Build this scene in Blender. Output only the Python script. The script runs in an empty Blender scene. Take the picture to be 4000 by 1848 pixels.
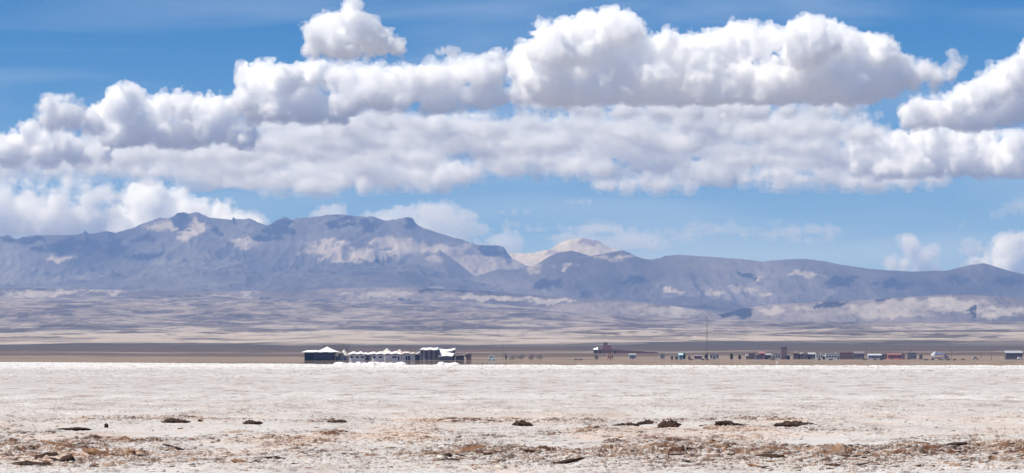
import bpy, bmesh, math, random
import numpy as np
import openvdb
from mathutils import Vector, Matrix

R = math.radians
rng = np.random.default_rng(7)
random.seed(7)
scene = bpy.context.scene
COL = scene.collection

# ------------------------------------------------------------------ the camera: a long lens held at standing eye height
EYE = 1.6
F = 15000.0            # focal length in pixels of a 4000 pixel wide frame
HZ = 1395.0            # the level line of sight in that frame
def at(px, py, d):
    """A point d metres down the flat in the direction of a pixel of the photograph."""
    return ((px - 2000.0) / F * d, d, EYE + (HZ - py) / F * d)
def gx(px, d):
    return (px - 2000.0) / F * d

cam_d = bpy.data.cameras.new("camera")
cam = bpy.data.objects.new("camera", cam_d)
COL.objects.link(cam)
cam_d.sensor_width = 36.0
cam_d.lens = F / 4000.0 * 36.0
cam_d.shift_y = (HZ - 924.0) / 4000.0
cam_d.clip_start = 0.5
cam_d.clip_end = 300000.0
cam.location = (0, 0, EYE)
cam.rotation_euler = (R(90), 0, 0)
scene.camera = cam

# ------------------------------------------------------------------ sky and sun
SUN_EL, SUN_AZ = R(58), R(-108)         # azimuth from +Y (the view), negative to the left
sun_dir = Vector((math.sin(SUN_AZ) * math.cos(SUN_EL), math.cos(SUN_AZ) * math.cos(SUN_EL), math.sin(SUN_EL)))
ld = bpy.data.lights.new("sun", "SUN")
ld.energy = 5.0
ld.angle = R(0.53)
ld.color = (1.0, 0.965, 0.91)
sun = bpy.data.objects.new("sun", ld)
COL.objects.link(sun)
sun.rotation_euler = sun_dir.to_track_quat('Z', 'Y').to_euler()
sun.location = (0, 0, 50)

world = bpy.data.worlds.new("World")
scene.world = world
world.use_nodes = True
wn = world.node_tree
wn.nodes.clear()
def N(nt, t, **kw):
    n = nt.nodes.new(t)
    for k, v in kw.items():
        if k.startswith("i_"):
            n.inputs[k[2:]].default_value = v
        else:
            setattr(n, k, v)
    return n
def ramp(nt, stops, fac=None, interp='LINEAR'):
    n = nt.nodes.new("ShaderNodeValToRGB")
    n.color_ramp.interpolation = interp
    e = n.color_ramp.elements
    while len(e) > 1:
        e.remove(e[-1])
    e[0].position = stops[0][0]
    e[0].color = (*stops[0][1], 1)
    for p, c in stops[1:]:
        q = e.new(p)
        q.color = (*c, 1)
    if fac is not None:
        nt.links.new(fac, n.inputs[0])
    return n
L = wn.links.new
out = N(wn, "ShaderNodeOutputWorld")
bg = N(wn, "ShaderNodeBackground")
sky = N(wn, "ShaderNodeTexSky", sky_type='NISHITA')
sky.sun_disc = False
sky.sun_elevation = SUN_EL
sky.sun_rotation = SUN_AZ
sky.altitude = 3650
sky.air_density = 1.0
sky.dust_density = 0.0
sky.ozone_density = 3.0
bg.inputs[1].default_value = 0.095
# the high, thin air of the altiplano: the blue deepens quickly above the horizon
geo_ = N(wn, "ShaderNodeTexCoord")
sep_ = N(wn, "ShaderNodeSeparateXYZ")
L(geo_.outputs["Generated"], sep_.inputs[0])
rp_ = ramp(wn, [(0.0, (0.66, 0.74, 0.88)), (0.03, (0.44, 0.60, 0.83)), (0.06, (0.22, 0.50, 0.78)), (0.095, (0.03, 0.385, 0.70)), (0.2, (0.30, 0.62, 0.95)), (0.5, (0.7, 0.9, 1.0))], sep_.outputs[2])
mx_ = N(wn, "ShaderNodeMix", data_type='RGBA', blend_type='MULTIPLY')
mx_.inputs[0].default_value = 1.0
L(sky.outputs[0], mx_.inputs[6]); L(rp_.outputs[0], mx_.inputs[7])
# faint high veils of ice cloud
mp_ = N(wn, "ShaderNodeMapping")
mp_.inputs["Scale"].default_value = (9, 9, 60)
mp_.inputs["Rotation"].default_value = (0, R(4), 0)
L(geo_.outputs["Generated"], mp_.inputs[0])
nz_ = N(wn, "ShaderNodeTexNoise")
nz_.inputs["Scale"].default_value = 1.0; nz_.inputs["Detail"].default_value = 6; nz_.inputs["Roughness"].default_value = .5; nz_.inputs["Distortion"].default_value = .6
L(mp_.outputs[0], nz_.inputs["Vector"])
vr_ = ramp(wn, [(0.46, (0, 0, 0)), (0.74, (.30, .30, .30))], nz_.outputs[0])
mv_ = N(wn, "ShaderNodeMix", data_type='RGBA')
L(vr_.outputs[0], mv_.inputs[0]); L(mx_.outputs[2], mv_.inputs[6]); mv_.inputs[7].default_value = (6.6, 7.3, 8.6, 1)
L(mv_.outputs[2], bg.inputs[0])
L(bg.outputs[0], out.inputs[0])

scene.view_settings.view_transform = 'Standard'
scene.view_settings.look = 'None'
scene.view_settings.gamma = 1
scene.view_settings.exposure = 0.18
cy = scene.cycles
cy.use_denoising = True
try:
    cy.denoiser = 'OPENIMAGEDENOISE'
except Exception:
    pass
cy.max_bounces = 160
cy.diffuse_bounces = 3
cy.glossy_bounces = 3
cy.transmission_bounces = 4
cy.volume_bounces = 160
cy.transparent_max_bounces = 128
cy.sample_clamp_indirect = 10

# ------------------------------------------------------------------ helpers: objects, tags
def link(o):
    COL.objects.link(o)
    return o
def tag(o, label=None, cat=None, group=None, kind=None):
    if label: o["label"] = label
    if cat: o["category"] = cat
    if group: o["group"] = group
    if kind: o["kind"] = kind
    return o
def np_mesh(name, pts, quads, smooth=True):
    me = bpy.data.meshes.new(name)
    nv, nf = len(pts), len(quads)
    k = quads.shape[1]
    me.vertices.add(nv)
    me.vertices.foreach_set("co", np.ascontiguousarray(pts, np.float32).ravel())
    me.loops.add(nf * k)
    me.loops.foreach_set("vertex_index", np.ascontiguousarray(quads, np.int32).ravel())
    me.polygons.add(nf)
    me.polygons.foreach_set("loop_start", np.arange(0, nf * k, k, dtype=np.int32))
    if smooth:
        me.polygons.foreach_set("use_smooth", np.ones(nf, bool))
    me.update(calc_edges=True)
    return me
def attr(me, name, v):
    a = me.attributes.new(name, 'FLOAT', 'POINT')
    a.data.foreach_set("value", np.ascontiguousarray(v, np.float32).ravel())
def obj(name, me, mat=None, parent=None):
    o = bpy.data.objects.new(name, me)
    link(o)
    if mat is not None:
        me.materials.append(mat)
    if parent is not None:
        o.parent = parent
    return o
def empty(name, loc, rz=0.0):
    o = bpy.data.objects.new(name, None)
    link(o)
    o.location = loc
    o.rotation_euler = (0, 0, rz)
    o.empty_display_size = 0.5
    return o

# ------------------------------------------------------------------ noise in numpy
def _hash(ix, iy, seed):
    h = (ix.astype(np.uint32) * np.uint32(374761393)) ^ (iy.astype(np.uint32) * np.uint32(668265263)) ^ np.uint32(seed * 974711 + 12345)
    h = (h ^ (h >> np.uint32(13))) * np.uint32(1274126177)
    h = h ^ (h >> np.uint32(16))
    h = (h ^ (h >> np.uint32(15))) * np.uint32(2246822519)
    return ((h >> np.uint32(8)) & np.uint32(0xFFFF)).astype(np.float32) / 65535.0
def vnoise(x, y, seed=0):
    """Value noise in -1..1."""
    xf, yf = np.floor(x), np.floor(y)
    ix, iy = xf.astype(np.int64), yf.astype(np.int64)
    fx, fy = (x - xf).astype(np.float32), (y - yf).astype(np.float32)
    fx = fx * fx * fx * (fx * (fx * 6 - 15) + 10)
    fy = fy * fy * fy * (fy * (fy * 6 - 15) + 10)
    a, b = _hash(ix, iy, seed), _hash(ix + 1, iy, seed)
    c, d = _hash(ix, iy + 1, seed), _hash(ix + 1, iy + 1, seed)
    t = a + (b - a) * fx
    return (t + (c + (d - c) * fx - t) * fy) * 2 - 1
def fbm(x, y, octs=5, seed=0, gain=0.5, ridged=False):
    s, a, n = 0.0, 1.0, 0.0
    for i in range(octs):
        v = vnoise(x, y, seed + i * 17)
        if ridged:
            v = 1 - 2 * np.abs(v)
        s = s + a * v
        n += a
        a *= gain
        x, y = x * 1.93 + y * 0.53 + 7.3, y * 1.93 - x * 0.53 + 3.1
    return s / n
def sstep(a, b, x):
    t = np.clip((x - a) / (b - a), 0, 1)
    return t * t * (3 - 2 * t)
# ------------------------------------------------------------------ materials for the land
def pmat(name, rough=0.9, spec=0.25):
    m = bpy.data.materials.new(name)
    m.use_nodes = True
    nt = m.node_tree
    b = nt.nodes["Principled BSDF"]
    b.inputs["Roughness"].default_value = rough
    b.inputs["Specular IOR Level"].default_value = spec
    return m, nt, b
def noise_node(nt, scale, detail=6, rough=0.55, vec=None, scl=None, dist=0.0):
    n = N(nt, "ShaderNodeTexNoise")
    n.inputs["Scale"].default_value = scale
    n.inputs["Detail"].default_value = detail
    n.inputs["Roughness"].default_value = rough
    n.inputs["Distortion"].default_value = dist
    if vec is not None:
        if scl is not None:
            mp = N(nt, "ShaderNodeMapping")
            mp.inputs["Scale"].default_value = scl
            nt.links.new(vec, mp.inputs[0])
            vec = mp.outputs[0]
        nt.links.new(vec, n.inputs["Vector"])
    return n
def mix(nt, fac, a, b):
    n = N(nt, "ShaderNodeMix", data_type='RGBA')
    for i, v in ((0, fac), (6, a), (7, b)):
        if isinstance(v, (tuple, list)):
            n.inputs[i].default_value = (*v[:3], 1)
        elif isinstance(v, (int, float)):
            n.inputs[i].default_value = v
        else:
            nt.links.new(v, n.inputs[i])
    return n.outputs[2]
def attr_node(nt, name):
    n = N(nt, "ShaderNodeAttribute")
    n.attribute_name = name
    return n.outputs["Fac"]
def obj_vec(nt):
    return N(nt, "ShaderNodeTexCoord").outputs["Object"]
def simple(name, col, rough=0.85, var=0.25, scale=1.5, spec=0.25):
    """A plain coat with a little real wear in it."""
    m, nt, b = pmat(name, rough, spec)
    n = noise_node(nt, scale, 5, 0.6, obj_vec(nt))
    d = tuple(c * (1 - var) for c in col)
    l = tuple(min(1, c * (1 + var * 0.6)) for c in col)
    r_ = ramp(nt, [(0.3, d), (0.7, l)], n.outputs[0])
    nt.links.new(r_.outputs[0], b.inputs["Base Color"])
    return m

def grid_quads(nr, nc):
    i = np.arange(nr - 1)[:, None] * nc + np.arange(nc - 1)[None, :]
    return np.stack([i, i + 1, i + nc + 1, i + nc], -1).reshape(-1, 4)

# ------------------------------------------------------------------ the salt flat, from the camera's feet to the far shore
SHORE = 1200.0
def shore_d(u):
    return 24000.0 / np.interp(u * F + 2000, [-2000, 0, 1160, 1460, 2300, 4000, 6000], [17, 20.5, 28, 31, 33, 34.5, 36])
HOTEL_D = 1846.0
TOWN_D = 2050.0
def salt_fields(X, Y):
    """height, clay (0..1 brown broken crust), peach (salmon stained salt), grey (fine grit)"""
    d = Y
    # two belts of broken crust by the near edge and a thin line of churned clods further off
    bx = vnoise(X * 0.35, d * 0.05, 5) * 3.0 + vnoise(X * 1.3, d * 0.2, 6) * 1.2
    belt = np.exp(-((d + bx - 60.5) / 5.5) ** 2) + 0.6 * np.exp(-((d + bx * 1.6 - 72) / 8.0) ** 2)
    belt = belt * (0.55 + 0.45 * vnoise(X * 0.45 + 3, d * 0.12, 9))
    line = 0.55 * np.exp(-((d + bx * 0.5 - 94) / 2.6) ** 2) * sstep(-0.3, 0.5, vnoise(X * 0.22, d * 0.03, 11))
    rough = np.clip(0.95 * belt + 0.8 * line + 0.15 * np.exp(-((d - 85) / 35.0) ** 2), 0, 1.1)
    patch = fbm(X * 0.8, d * 0.25, 4, 20)
    smooth_pan = sstep(0.0, 0.6, fbm(X * 0.30 + 9, d * 0.085, 3, 31) + 0.15 * fbm(X * 2, d * .8, 3, 33)) * sstep(105, 66, d)
    rough = rough * (1 - 0.85 * smooth_pan)
    # crust plates: sharp little ledges and raised ragged rims round flat plates
    r1 = np.maximum(fbm(X * 0.95 + d * .21, d * 1.0 - X * .15, 5, 41, 0.58, True), 0)
    r2 = np.maximum(fbm(X * 2.6 - d * .5, d * 3.4 + X * .6, 4, 51, 0.55, True), 0)
    f1 = fbm(X * 0.62 + d * .14, d * 0.62 - X * .1, 6, 61, 0.6)
    f2 = fbm(X * 1.5 - d * .3, d * 1.9 + X * .25, 5, 65, 0.6)
    ledge = sstep(-0.03, 0.05, f1) + 0.6 * sstep(0.0, 0.07, f2) + 0.8 * sstep(0.26, 0.31, f1)
    patchy = sstep(-0.35, 0.35, patch)
    mid_ = sstep(210, 120, d)
    h = (0.030 * ledge + 0.040 * r2 + 0.045 * r1 * r1) * (0.35 + 0.65 * patchy) * (0.55 + 0.45 * mid_)
    g1 = fbm(X * 0.42 + 4 + d * .1, d * 0.5 - X * .08, 6, 67, 0.62)
    g2 = fbm(X * 0.85 + 8 - d * .2, d * 1.3 + X * .12, 5, 68, 0.6)
    g3 = fbm(X * 2.4 + d * .4, d * 2.6 - X * .4, 4, 69, 0.6)
    h += rough * (0.07 * r1 * r1 + 0.06 * np.maximum(g1, 0) + 0.045 * sstep(0.02, 0.05, g2) + 0.05 * sstep(0.10, 0.13, g1) + 0.03 * sstep(0.02, 0.06, g3) + 0.03 * r2)
    h *= 1 - 0.8 * smooth_pan * (1 - np.clip(rough, 0, 1))
    far = sstep(120, 500, d)
    h = h * (1 + 2.2 * far)
    h += 0.03 * vnoise(X * 0.12, d * 0.02, 71) * sstep(40, 80, d)
    peach = sstep(-0.08, 0.4, fbm(X * 0.45 + 5, d * 0.12, 4, 81)) * sstep(150, 75, d) * (0.35 + 0.65 * sstep(0.05, 0.5, rough + 0.2 * r1))
    clay = np.clip(rough * 1.5, 0, 1) * sstep(0.0, 0.24, g1 + 0.35 * f2 - 0.02)
    return h, clay, peach, smooth_pan, rough, r1

rows = [2.0]
while rows[-1] < SHORE:
    d = rows[-1]
    rows.append(d + (d * 0.06 if d < 46 else d * 0.0009 if d < 125 else d * 0.0018))
rows = np.array(rows)
U = np.concatenate([np.linspace(-0.5, -0.142, 80)[:-1], np.linspace(-0.142, 0.142, 1230), np.linspace(0.142, 0.5, 80)[1:]])
nc = len(U)
Y = np.repeat(rows[:, None], nc, 1)
sh = shore_d(U)[None, :] + 34 * fbm(U * 260, U * 0, 5, 95, .65)[None, :]
Y = np.where(Y > 500, 500 + (Y - 500) / (rows[-1] - 500) * (sh - 500), Y)
X = U[None, :] * Y
X = X + 0.02 * vnoise(X * 3, Y * 2, 2)
h, clay, peach, pan, rough, r1 = salt_fields(X, Y)
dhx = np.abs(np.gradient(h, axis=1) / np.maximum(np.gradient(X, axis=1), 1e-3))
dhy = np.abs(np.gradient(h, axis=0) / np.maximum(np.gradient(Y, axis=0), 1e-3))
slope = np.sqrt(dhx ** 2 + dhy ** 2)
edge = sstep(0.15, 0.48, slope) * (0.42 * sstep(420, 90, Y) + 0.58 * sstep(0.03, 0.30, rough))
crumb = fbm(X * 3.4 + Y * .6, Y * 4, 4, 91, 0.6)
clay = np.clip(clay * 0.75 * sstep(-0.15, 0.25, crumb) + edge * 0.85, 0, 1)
m_salt, nt, b = pmat("salt_crust", 0.78, 0.3)
ov = obj_vec(nt)
grit = noise_node(nt, 3.2, 6, 0.68, ov, (1.0, 0.35, 1.0))
spk = noise_node(nt, 14.0, 3, 0.7, ov, (1.0, 0.5, 1.0))
big = noise_node(nt, 0.035, 4, 0.55, ov, (0.35, 1.0, 1.0))
base = ramp(nt, [(0.30, (0.345, 0.30, 0.265)), (0.5, (0.435, 0.392, 0.355)), (0.68, (0.55, 0.51, 0.465))], grit.outputs[0]).outputs[0]
c = mix(nt, ramp(nt, [(0.38, (0, 0, 0)), (0.62, (1, 1, 1))], big.outputs[0]).outputs[0], base, (0.48, 0.44, 0.405))
# bright fresh salt towards the far shore and along two thin strips
sep = N(nt, "ShaderNodeSeparateXYZ"); nt.links.new(ov, sep.inputs[0])
wob = noise_node(nt, 0.02, 4, 0.6, ov, (0.4, 1, 1))
ma = N(nt, "ShaderNodeMath", operation='MULTIPLY_ADD'); ma.inputs[1].default_value = 60; nt.links.new(wob.outputs[0], ma.inputs[0]); nt.links.new(sep.outputs[1], ma.inputs[2])
mr = N(nt, "ShaderNodeMapRange"); mr.inputs[1].default_value = 0; mr.inputs[2].default_value = 900; nt.links.new(ma.outputs[0], mr.inputs[0])
fresh = ramp(nt, [(0.0, (0, 0, 0)), (0.185, (0, 0, 0)), (0.20, (.45,) * 3), (0.225, (0.05,) * 3), (0.36, (0.0,) * 3), (0.40, (.3,) * 3), (0.44, (0.05,) * 3), (0.54, (.1,) * 3), (0.59, (.9,) * 3), (0.62, (0.35,) * 3), (0.68, (.95,) * 3), (1, (1, 1, 1))], mr.outputs[0]).outputs[0]
c = mix(nt, fresh, c, (0.67, 0.64, 0.60))
stk = noise_node(nt, 0.55, 7, 0.7, ov, (1.0, 0.25, 1.0))
c = mix(nt, ramp(nt, [(0.39, (1,) * 3), (0.47, (0, 0, 0))], stk.outputs[0]).outputs[0], c, (0.335, 0.27, 0.23))
c = mix(nt, ramp(nt, [(0.54, (0, 0, 0)), (0.64, (.8,) * 3)], stk.outputs[0]).outputs[0], c, (0.61, 0.572, 0.53))
c = mix(nt, attr_node(nt, "pan"), c, (0.50, 0.465, 0.445))
nr_ = N(nt, "ShaderNodeMapRange"); nr_.inputs[1].default_value = 150; nr_.inputs[2].default_value = 60; nr_.inputs[4].default_value = 0.55; nt.links.new(sep.outputs[1], nr_.inputs[0])
c = mix(nt, nr_.outputs[0], c, (0.62, 0.575, 0.525))
pk = N(nt, "ShaderNodeMath", operation='MULTIPLY'); pk.inputs[1].default_value = 0.55; nt.links.new(attr_node(nt, "peach"), pk.inputs[0])
c = mix(nt, pk.outputs[0], c, (0.60, 0.41, 0.29))
speck = ramp(nt, [(0.60, (0, 0, 0)), (0.72, (.5, .5, .5))], spk.outputs[0]).outputs[0]
sp2 = N(nt, "ShaderNodeMath", operation='MULTIPLY'); nt.links.new(speck, sp2.inputs[0]); nt.links.new(attr_node(nt, "grit"), sp2.inputs[1])
c = mix(nt, sp2.outputs[0], c, (0.20, 0.125, 0.08))
clay_c = ramp(nt, [(0.3, (0.028, 0.013, 0.008)), (0.5, (0.105, 0.045, 0.020)), (0.7, (0.33, 0.175, 0.085))], noise_node(nt, 1.6, 6, 0.68, ov).outputs[0]).outputs[0]
c = mix(nt, attr_node(nt, "clay"), c, clay_c)
nt.links.new(c, b.inputs["Base Color"])
bmp = N(nt, "ShaderNodeBump"); bmp.inputs["Strength"].default_value = 0.5; bmp.inputs["Distance"].default_value = 0.02
nt.links.new(spk.outputs[0], bmp.inputs["Height"]); nt.links.new(bmp.outputs[0], b.inputs["Normal"])
me = np_mesh("salt_flat", np.stack([X, Y, h], -1).reshape(-1, 3), grid_quads(len(rows), nc))
attr(me, "clay", clay); attr(me, "peach", peach); attr(me, "pan", pan * sstep(0.5, 0.1, rough) * 0.7)
attr(me, "grit", sstep(150, 60, Y) * (0.25 + 0.75 * sstep(0.05, 0.4, rough)) * (1 - 0.8 * pan))
tag(obj("salt_flat", me, m_salt), kind="structure")
salt_h = (rows, U, h)
def ground_z(x, y):
    i = int(np.clip(np.searchsorted(rows, y), 1, len(rows) - 1))
    j = int(np.clip(np.searchsorted(U, x / y), 1, nc - 1))
    return float(h[i - 1:i + 1, j - 1:j + 1].min())

# ------------------------------------------------------------------ the brown plain behind the shore, sloping up to the foothills
PROF = [(500, -0.02), (SHORE, 0.0), (1700, 0.0), (2000, 0.1)] + [(d, EYE + (HZ - py) / F * d) for d, py in
        ((2400, 1392), (3000, 1380), (4000, 1357), (5500, 1328), (7500, 1290), (10000, 1243), (12500, 1196), (14800, 1146), (16500, 1128), (19000, 1120))]
pd, pz = np.array(PROF).T
def plain_h(X, Y):
    u = X / Y
    z = np.interp(Y, pd, pz)
    # on the right the slope stops lower and the hills stand nearer
    k = sstep(-0.03, 0.06, u + 0.01 * vnoise(Y * 0.0004, Y * 0, 3)) * sstep(6500, 11000, Y)
    zr = EYE + (HZ - 1262) / F * Y
    z = z + (np.minimum(z, zr) - z) * k
    A = np.clip((Y - 2300) / 9000, 0, 1)
    z = z + A * (26 * fbm(X / 1500, Y / 1900, 5, 101) + 14 * np.maximum(fbm(X / 420, Y / 800, 4, 107, 0.55, True), 0)) * (1 - 0.55 * k)
    z = z + sstep(2200, 3600, Y) * 2.6 * fbm(X / 230, Y / 420, 4, 109)
    return z
nr2 = 620
rw = np.concatenate([np.array([560.0]), np.geomspace(640, 19000, nr2)])
U2 = np.linspace(-0.23, 0.23, 900)
Y2 = np.repeat(rw[:, None], len(U2), 1)
X2 = U2[None, :] * Y2
Z2 = plain_h(X2, Y2) - 0.01
Z2[0] = -0.4
m_pl, nt, b = pmat("dry_plain", 0.95, 0.1)
geo = obj_vec(nt)
sep = N(nt, "ShaderNodeSeparateXYZ"); nt.links.new(geo, sep.inputs[0])
wv = noise_node(nt, 0.0016, 6, 0.6, geo, (1, .5, 1))
lg = N(nt, "ShaderNodeMath", operation='LOGARITHM'); lg.inputs[1].default_value = 10.0; nt.links.new(sep.outputs[1], lg.inputs[0])
wa = N(nt, "ShaderNodeMath", operation='MULTIPLY_ADD'); wa.inputs[1].default_value = 0.36; nt.links.new(wv.outputs[0], wa.inputs[0]); nt.links.new(lg.outputs[0], wa.inputs[2])
mr = N(nt, "ShaderNodeMapRange"); mr.inputs[1].default_value = 3.0; mr.inputs[2].default_value = 4.4; nt.links.new(wa.outputs[0], mr.inputs[0])
def P(d): return (math.log10(d) + 0.18 - 3.0) / 1.4
br, dk, pale, mid = (0.245, 0.172, 0.118), (0.105, 0.072, 0.050), (0.42, 0.345, 0.28), (0.175, 0.146, 0.125)
tone = ramp(nt, [(0.0, (0.25, 0.2, 0.16)), (P(1800), br), (P(2350), (0.24, .18, .135)), (P(2500), (.125, .088, .064)), (P(3000), (.12, .085, .062)), (P(3150), (.27, .22, .18)), (P(3300), (.12, .086, .066)), (P(3600), dk), (P(4500), (0.08, .07, .062)), (P(4750), pale), (P(5400), pale), (P(5600), mid), (P(6000), pale), (P(6600), (0.28, .235, .2)), (P(7200), mid), (P(9000), (.215, .17, .135)), (P(11000), (.20, .158, .128)), (1, (.17, .138, .115))], mr.outputs[0])
p1 = noise_node(nt, 0.0052, 7, 0.56, geo, (1, 0.34, 1), 0.5)
p2 = noise_node(nt, 0.011, 6, 0.65, geo, (1, 0.7, 1))
fa = ramp(nt, [(0.435, (1, 1, 1)), (0.465, (0, 0, 0))], p1.outputs[0]).outputs[0]
fb = ramp(nt, [(0.515, (0, 0, 0)), (0.545, (1, 1, 1))], p1.outputs[0]).outputs[0]
gate = N(nt, "ShaderNodeMapRange"); gate.inputs[1].default_value = 4300; gate.inputs[2].default_value = 5600; gate.inputs[4].default_value = 0.85; nt.links.new(sep.outputs[1], gate.inputs[0])
def mul(a, c):
    n = N(nt, "ShaderNodeMath", operation='MULTIPLY'); nt.links.new(a, n.inputs[0])
    if isinstance(c, float): n.inputs[1].default_value = c
    else: nt.links.new(c, n.inputs[1])
    return n.outputs[0]
c = mix(nt, mul(fa, gate.outputs[0]), tone.outputs[0], (0.085, 0.068, 0.055))
fade = N(nt, "ShaderNodeMapRange"); fade.inputs[1].default_value = 7000; fade.inputs[2].default_value = 10500; fade.inputs[3].default_value = 1.0; fade.inputs[4].default_value = 0.35; nt.links.new(sep.outputs[1], fade.inputs[0])
c = mix(nt, mul(mul(fb, gate.outputs[0]), fade.outputs[0]), c, (0.42, 0.35, 0.29))
p4 = noise_node(nt, 0.013, 7, 0.6, geo, (1, 0.30, 1), 0.5)
g4 = N(nt, "ShaderNodeMapRange"); g4.inputs[1].default_value = 6500; g4.inputs[2].default_value = 9500; g4.inputs[4].default_value = 0.5; nt.links.new(sep.outputs[1], g4.inputs[0])
c = mix(nt, mul(ramp(nt, [(0.43, (1, 1, 1)), (0.48, (0, 0, 0))], p4.outputs[0]).outputs[0], g4.outputs[0]), c, (0.05, 0.043, 0.042))
c = mix(nt, mul(ramp(nt, [(0.54, (0, 0, 0)), (0.58, (1, 1, 1))], p4.outputs[0]).outputs[0], g4.outputs[0]), c, (0.36, 0.30, 0.25))
c = mix(nt, mul(ramp(nt, [(0.54, (0, 0, 0)), (0.66, (1, 1, 1))], p2.outputs[0]).outputs[0], 0.7), c, (0.05, 0.046, 0.04))
p3 = noise_node(nt, 0.035, 6, 0.7, geo, (1, 0.22, 1))
c = mix(nt, mul(ramp(nt, [(0.36, (.85,) * 3), (0.45, (0, 0, 0))], p3.outputs[0]).outputs[0], gate.outputs[0]), c, (0.055, 0.048, 0.043))
c = mix(nt, mul(ramp(nt, [(0.58, (0, 0, 0)), (0.66, (.8,) * 3)], p3.outputs[0]).outputs[0], gate.outputs[0]), c, (0.34, 0.285, 0.235))
nt.links.new(c, b.inputs["Base Color"])
me = np_mesh("plain", np.stack([X2, Y2, Z2], -1).reshape(-1, 3), grid_quads(len(rw), len(U2)))
tag(obj("plain", me, m_pl), kind="structure")
def plain_z(x, y):
    return float(plain_h(np.array([[x]], float), np.array([[y]], float))[0, 0]) - 0.01

# ------------------------------------------------------------------ mountains
def skyline(pts, D, foot):
    px, py = np.array(pts, float).T
    def f(U_):
        q = np.interp(U_ * F + 2000, px, py)
        return (HZ - q) / F * D + EYE
    return f
def mountain(name, pts, D, d0, d1, amp, seed, mat, u0=-0.2, u1=0.2, nu=1100, nd=300, pale=(), dark=(), power=0.85, gul=1.0, foot=None):
    f = skyline(pts, D, 0)
    Us = np.linspace(u0, u1, nu)
    dd = np.concatenate([np.linspace(d0, D, int(nd * 0.72)), np.linspace(D, d1, nd - int(nd * 0.72) + 1)[1:]])
    Yg = np.repeat(dd[:, None], nu, 1)
    Ug = np.repeat(Us[None, :], len(dd), 0)
    Xg = Ug * Yg
    t = np.where(Yg <= D, (Yg - d0) / (D - d0), 1 - (Yg - D) / (d1 - D))
    ker = np.hanning(61); ker /= ker.sum()
    rs = f(Us)
    rs_s = np.convolve(np.pad(rs, 30, mode='edge'), ker, mode='valid')
    crestk = np.clip(1 - np.abs(Yg - D) / (D * 0.012), 0, 1)
    ridge = rs_s[None, :] + (rs - rs_s)[None, :] * crestk
    foot_z = np.interp(d0, pd, pz) - 60 if foot is None else foot
    # rows of the slope: gullies and spurs that fade out exactly at the crest
    k = np.clip(t, 0, 1) ** power
    Z = foot_z + (ridge - foot_z) * k
    warp = 500 * fbm(Xg / 2500, Yg / 2500, 3, seed + 3)
    n1 = fbm((Xg + warp) / 900, (Yg + warp) / 2200, 5, seed, 0.52, True)
    n2 = fbm((Xg + warp) / 2600, Yg / 2600, 4, seed + 50)
    crest = np.clip((1 - t) * 5, 0, 1) * np.clip(t * 6, 0, 1)
    back = np.where(Yg <= D, 1.0, 0.6)
    n3 = fbm((Xg + warp * .4) / 260, (Yg + warp * .4) / 900, 4, seed + 60, 0.55, True)
    Z = Z - amp * crest * back * ((1 - n1) * 0.75 * gul + (1 - n2) * 0.5 + (1 - n3) * 0.5) * (0.15 + 0.85 * np.clip(t * t * 1.6, 0, 1))
    # never above the sight line to the crest
    lim = (ridge - EYE) / D * Yg + EYE - (D - Yg).clip(0) * 0.0004
    Z = np.where(Yg < D, np.minimum(Z, lim), Z)
    Z = Z + (1 - crest) * amp * (0.075 if name == 'mountain_ridge' else 0.03) * fbm(Xg / 55, Yg / 60, 4, seed + 80, .6)
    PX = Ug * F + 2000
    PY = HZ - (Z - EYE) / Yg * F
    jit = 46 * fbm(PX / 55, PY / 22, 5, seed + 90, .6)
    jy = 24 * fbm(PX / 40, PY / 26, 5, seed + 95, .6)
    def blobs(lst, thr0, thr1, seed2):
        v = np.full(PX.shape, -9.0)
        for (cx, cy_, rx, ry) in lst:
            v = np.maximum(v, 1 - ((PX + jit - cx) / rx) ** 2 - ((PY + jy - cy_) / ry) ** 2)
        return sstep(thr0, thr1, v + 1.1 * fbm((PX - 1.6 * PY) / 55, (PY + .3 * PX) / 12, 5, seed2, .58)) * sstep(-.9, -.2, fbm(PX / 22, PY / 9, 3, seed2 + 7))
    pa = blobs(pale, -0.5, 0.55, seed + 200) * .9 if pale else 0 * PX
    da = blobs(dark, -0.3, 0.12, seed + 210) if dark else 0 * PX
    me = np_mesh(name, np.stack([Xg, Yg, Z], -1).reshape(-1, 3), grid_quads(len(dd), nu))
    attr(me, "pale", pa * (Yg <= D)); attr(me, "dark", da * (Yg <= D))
    return tag(obj(name, me, mat), kind="structure")

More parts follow.
